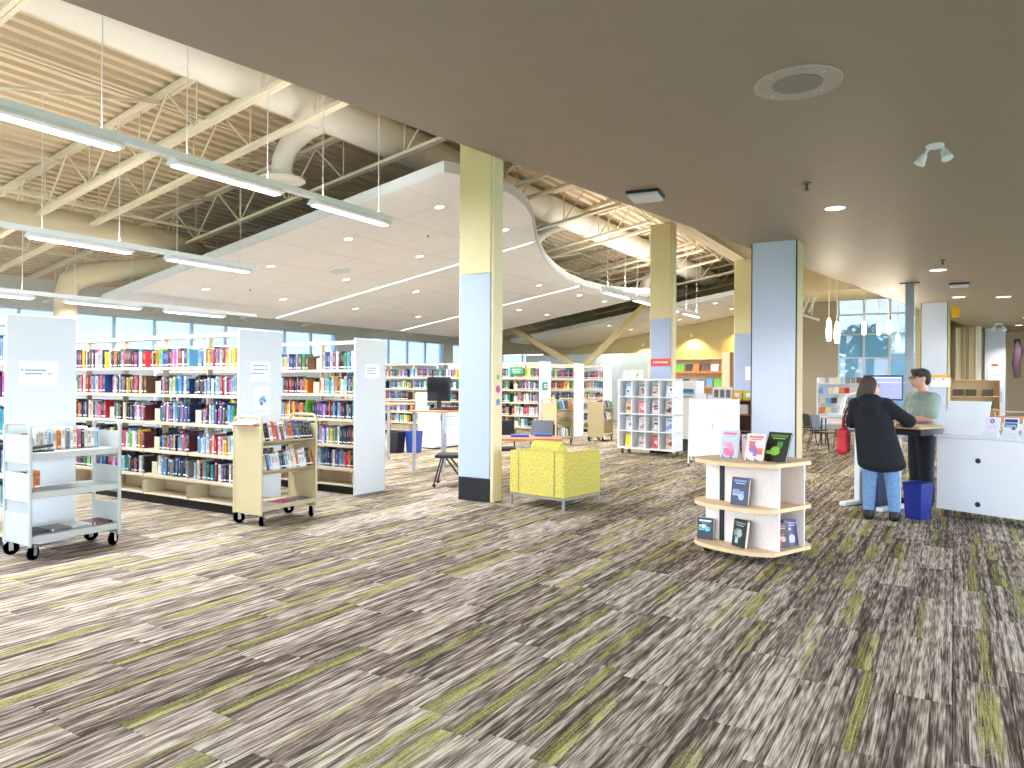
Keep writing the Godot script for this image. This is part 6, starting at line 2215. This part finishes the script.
func customer():
	var o = thing("person", "person in a long black hooded coat and blue jeans leaning on the desk", "person", Vector3(-0.715, 0, -9.42), 0, "people at the service desk")
	var f = Vector3(0.88, 0, -0.5).normalized()
	var hc = Vector3(-0.13, 1.54, -0.1)
	var b = []
	head_bones(b, hc, f)
	b.append([Vector3(-0.12, 1.36, -0.05), hc + Vector3(0, -0.05, 0.01), 0.055, 0.055])
	b.append([Vector3(-0.1, 1.1, -0.01), Vector3(-0.12, 1.34, -0.03), 0.13, 0.13])
	b.append([Vector3(-0.03, 0.9, 0), Vector3(-0.1, 1.1, -0.01), 0.14, 0.13])
	for s in [-1, 1]:
		var sh = Vector3(-0.12 + s * 0.17, 1.35, -0.03)
		var el = Vector3(0.26, 1.15, -0.05) if s > 0 else Vector3(-0.32, 1.12, -0.14)
		var wr = Vector3(0.2, 1.11, -0.3) if s > 0 else Vector3(-0.2, 1.12, -0.34)
		b.append([sh, el, 0.055, 0.045])
		b.append([el, wr, 0.042, 0.03])
		b.append([Vector3(s * 0.08 - 0.03, 0.88, 0), Vector3(s * 0.11 - 0.01, 0.48, -0.015), 0.085, 0.058])
		b.append([Vector3(s * 0.11 - 0.01, 0.48, -0.015), Vector3(s * 0.135, 0.09, 0.02), 0.056, 0.042])
		b.append([Vector3(s * 0.135, 0.06, 0.02), Vector3(s * 0.15, 0.05, -0.12), 0.04, 0.035])
	var mb = MB.new()
	blob(mb, b, 0.011, 0.03)
	var hb = []
	hand_bones(hb, Vector3(0.2, 1.11, -0.3), Vector3(-0.5, -0.12, -0.86).normalized(), Vector3(0.86, 0, -0.5), Vector3.UP)
	hand_bones(hb, Vector3(-0.2, 1.12, -0.34), Vector3(0.5, -0.12, -0.86).normalized(), Vector3(-0.86, 0, -0.5), Vector3.UP)
	blob(mb, hb, 0.0045, 0.006)
	var body = build("body", mb, skin_mat(), o)
	face_parts(body, hc, f, hexmat("hair_brown", "4d3a2e", 0.7), false)
	# jeans
	mb = MB.new()
	var j = []
	for s in [-1, 1]:
		j.append([Vector3(s * 0.08 - 0.03, 0.88, 0), Vector3(s * 0.115 - 0.01, 0.5, -0.01), 0.1, 0.08])
		j.append([Vector3(s * 0.115 - 0.01, 0.5, -0.01), Vector3(s * 0.135, 0.13, 0.02), 0.078, 0.062])
	j.append([Vector3(-0.1, 0.9, 0), Vector3(0.04, 0.9, 0), 0.11, 0.11])
	blob(mb, j, 0.014, 0.012)
	build("jeans", mb, noisy("denim", "#5f83ad", "#86a9cd", 0.05, 0.9, Vector3.ONE * 2), o)
	mb = MB.new()
	for s in [-1, 1]:
		blob(mb, [[Vector3(s * 0.135, 0.06, 0.03), Vector3(s * 0.15, 0.045, -0.16), 0.055, 0.042], [Vector3(s * 0.135, 0.05, 0.03), Vector3(s * 0.135, 0.16, 0.02), 0.052, 0.056]], 0.012, 0.03)
	build("boots", mb, hexmat("boot_black", "18181b", 0.5), o)
	# coat: A line skirt, sleeves, hood
	mb = MB.new()
	var c = []
	for i in 15:
		var t = i / 14.0
		var y = lerpf(0.64, 1.22, t)
		c.append([Vector3(lerpf(0.0, -0.11, t), y, lerpf(0.01, -0.01, t)), Vector3(lerpf(0.25, 0.19, t), 0.09, lerpf(0.19, 0.145, t))])
	c.append([Vector3(-0.12, 1.27, -0.02), Vector3(0.19, 0.12, 0.13)])
	for s in [-1, 1]:
		var sh = Vector3(-0.12 + s * 0.155, 1.33, -0.02)
		var el = Vector3(0.27, 1.15, -0.04) if s > 0 else Vector3(-0.33, 1.12, -0.12)
		var wr = Vector3(0.22, 1.115, -0.24) if s > 0 else Vector3(-0.24, 1.13, -0.28)
		c.append([Vector3(-0.12, 1.35, -0.02), sh, 0.1, 0.078])
		c.append([sh, el, 0.08, 0.068])
		c.append([el, wr, 0.068, 0.052])
	# hood bunched behind the neck
	c.append([Vector3(-0.125, 1.39, 0.06), Vector3(0.13, 0.075, 0.085)])
	c.append([Vector3(-0.125, 1.3, 0.12), Vector3(0.1, 0.1, 0.05)])
	blob(mb, c, 0.015, 0.035)
	build("coat", mb, noisy("coat_black", "#121317", "#1b1c21", 0.1, 0.9), o)
	# hair: brown, to the collar, tied half back
	mb = MB.new()
	var h = []
	h.append([hc + Vector3(0, 0.035, 0) - f * 0.03, Vector3(0.094, 0.1, 0.1)])
	h.append([hc + Vector3(0, -0.05, 0) - f * 0.055, Vector3(0.095, 0.1, 0.075)])
	h.append([hc + Vector3(0, -0.11, 0) - f * 0.06, Vector3(0.1, 0.09, 0.07)])
	h.append([hc + Vector3(0, -0.17, 0) - f * 0.07, Vector3(0.1, 0.06, 0.05)])
	var side = f.cross(Vector3.UP)
	for s in [-1, 1]:
		h.append([hc + side * s * 0.075 + Vector3(0, 0.03, 0), hc + side * s * 0.085 + Vector3(0, -0.12, 0) - f * 0.03, 0.03, 0.025])
	blob(mb, h, 0.011, 0.03)
	build("hair", mb, noisy("hair_streak", "#33261f", "#5e4b3e", 0.06, 0.7, Vector3(8, 1, 8)), o)
	# red bag
	var bag = thing("shoulder_bag", "red shoulder bag at the hip of the person in black", "bag", Vector3(-1.13, 0.74, -9.46), 0)
	mb = MB.new()
	blob(mb, [[Vector3(0, 0.06, -0.1), Vector3(0, 0.06, 0.1), 0.06, 0.06], [Vector3(0, 0.26, -0.1), Vector3(0, 0.26, 0.1), 0.045, 0.045], [Vector3(0, 0.06, -0.1), Vector3(0, 0.26, -0.1), 0.055, 0.045], [Vector3(0, 0.06, 0.1), Vector3(0, 0.26, 0.1), 0.055, 0.045], [Vector3(0, 0.16, -0.06), Vector3(0, 0.16, 0.06), 0.06, 0.06]], 0.014, 0.05)
	build("pouch", mb, hexmat("bag_red", "c8262c", 0.6), bag)
	mb = MB.new()
	mb.tube([Vector3(0, 0.28, -0.08), Vector3(0.0, 0.42, -0.05), Vector3(0.04, 0.55, 0.0), Vector3(0.0, 0.42, 0.06), Vector3(0, 0.28, 0.09)], 0.01, 6)
	build("strap", mb, hexmat("bag_strap", "8a1c20", 0.6), bag)

func staff():
	# faces the customer: towards -x and +z
	var o = thing("person", "person with short dark hair, glasses and a grey green shirt behind the desk", "person", Vector3(-0.36, 0, -10.85), 122, "people at the service desk")
	o.scale = Vector3(1.1, 1.0, 1.1)
	var f = Vector3(0, 0, -1)
	var hc = Vector3(0, 1.645, -0.03)
	var b = []
	head_bones(b, hc, f)
	b.append([Vector3(0, 1.42, 0.02), hc + Vector3(0, -0.06, 0.02), 0.055, 0.055])
	b.append([Vector3(0, 1.0, 0), Vector3(0, 1.28, 0.0), 0.12, 0.11])
	for s in [-1, 1]:
		var sh = Vector3(s * 0.19, 1.4, 0.01)
		var el = Vector3(s * 0.25, 1.14, -0.05)
		var wr = Vector3(s * 0.1, 1.12, -0.28)
		b.append([Vector3(0, 1.4, 0.01), sh, 0.09, 0.065])
		b.append([sh, el, 0.058, 0.045])
		b.append([el, wr, 0.043, 0.03])
		b.append([Vector3(s * 0.09, 0.92, 0), Vector3(s * 0.1, 0.5, -0.01), 0.095, 0.06])
		b.append([Vector3(s * 0.1, 0.5, -0.01), Vector3(s * 0.11, 0.09, 0.02), 0.058, 0.042])
		b.append([Vector3(s * 0.11, 0.05, 0.02), Vector3(s * 0.13, 0.045, -0.13), 0.042, 0.035])
	var mb = MB.new()
	blob(mb, b, 0.012, 0.03)
	var hb = []
	hand_bones(hb, Vector3(0.1, 1.12, -0.28), Vector3(-0.4, -0.15, -0.9).normalized(), Vector3(0.9, 0, -0.4), Vector3.UP)
	hand_bones(hb, Vector3(-0.1, 1.12, -0.28), Vector3(0.4, -0.15, -0.9).normalized(), Vector3(-0.9, 0, -0.4), Vector3.UP)
	blob(mb, hb, 0.0045, 0.006)
	var body = build("body", mb, skin_mat(), o)
	face_parts(body, hc, f, hexmat("hair_dark", "2c211d", 0.7), true)
	mb = MB.new()
	var c = []
	for i in 6:
		var t = i / 5.0
		c.append([Vector3(0, lerpf(0.98, 1.3, t), 0.0), Vector3(lerpf(0.2, 0.21, t), 0.1, lerpf(0.15, 0.14, t))])
	for s in [-1, 1]:
		c.append([Vector3(0, 1.385, 0.01), Vector3(s * 0.19, 1.38, 0.01), 0.1, 0.085])
		c.append([Vector3(s * 0.19, 1.39, 0.01), Vector3(s * 0.24, 1.2, -0.04), 0.085, 0.085])
	c.append([Vector3(0, 1.42, 0.01), Vector3(0.12, 0.07, 0.1)])
	blob(mb, c, 0.014, 0.03)
	build("shirt", mb, noisy("shirt_green", "#8b9d90", "#a2b2a4", 0.08, 0.9), o)
	mb = MB.new()
	var j = []
	for s in [-1, 1]:
		j.append([Vector3(s * 0.08, 0.94, 0), Vector3(s * 0.1, 0.5, -0.01), 0.11, 0.085])
		j.append([Vector3(s * 0.1, 0.5, -0.01), Vector3(s * 0.11, 0.1, 0.02), 0.082, 0.07])
	j.append([Vector3(-0.07, 0.95, 0), Vector3(0.07, 0.95, 0), 0.12, 0.12])
	blob(mb, j, 0.016, 0.012)
	build("trousers", mb, hexmat("trousers_dark", "181a24", 0.8), o)
	mb = MB.new()
	for s in [-1, 1]:
		blob(mb, [[Vector3(s * 0.11, 0.05, 0.03), Vector3(s * 0.13, 0.042, -0.16), 0.05, 0.04]], 0.012, 0.03)
	build("shoes", mb, hexmat("boot_black", "18181b"), o)
	mb = MB.new()
	var h = []
	h.append([hc + Vector3(0, 0.06, 0.02), Vector3(0.088, 0.085, 0.1)])
	h.append([hc + Vector3(0, 0.0, 0.06), Vector3(0.085, 0.09, 0.06)])
	h.append([hc + Vector3(-0.05, 0.1, -0.06), hc + Vector3(0.05, 0.11, -0.05), 0.03, 0.03])
	blob(mb, h, 0.011, 0.03)
	build("hair", mb, hexmat("hair_dark", "2c211d", 0.7), o)
	mb = MB.new()
	mb.tube([Vector3(-0.07, 1.46, 0.04), Vector3(-0.075, 1.4, -0.1), Vector3(-0.02, 1.18, -0.158), Vector3(0.0, 1.12, -0.16), Vector3(0.02, 1.18, -0.158), Vector3(0.075, 1.4, -0.1), Vector3(0.07, 1.46, 0.04)], 0.006, 6)
	build("lanyard", mb, hexmat("lanyard", "dfe4ee", 0.6), o)

const EXPOSURE := 1.0
const LIGHTS := 1.0

func _ready():
	rng.seed = 2024
	camera_and_sky()
	floor_and_carpet()
	walls()
	roof()
	joists()
	soffit()
	clouds()
	columns()
	lamps()
	downlights()
	ducts()
	outside()
	stacks()
	carts()
	armchair()
	display_unit()
	cubby_rack()
	whiteboard()
	tables()
	right_side()
	far_wall_things()
	soffit_things()
	customer()
	staff()
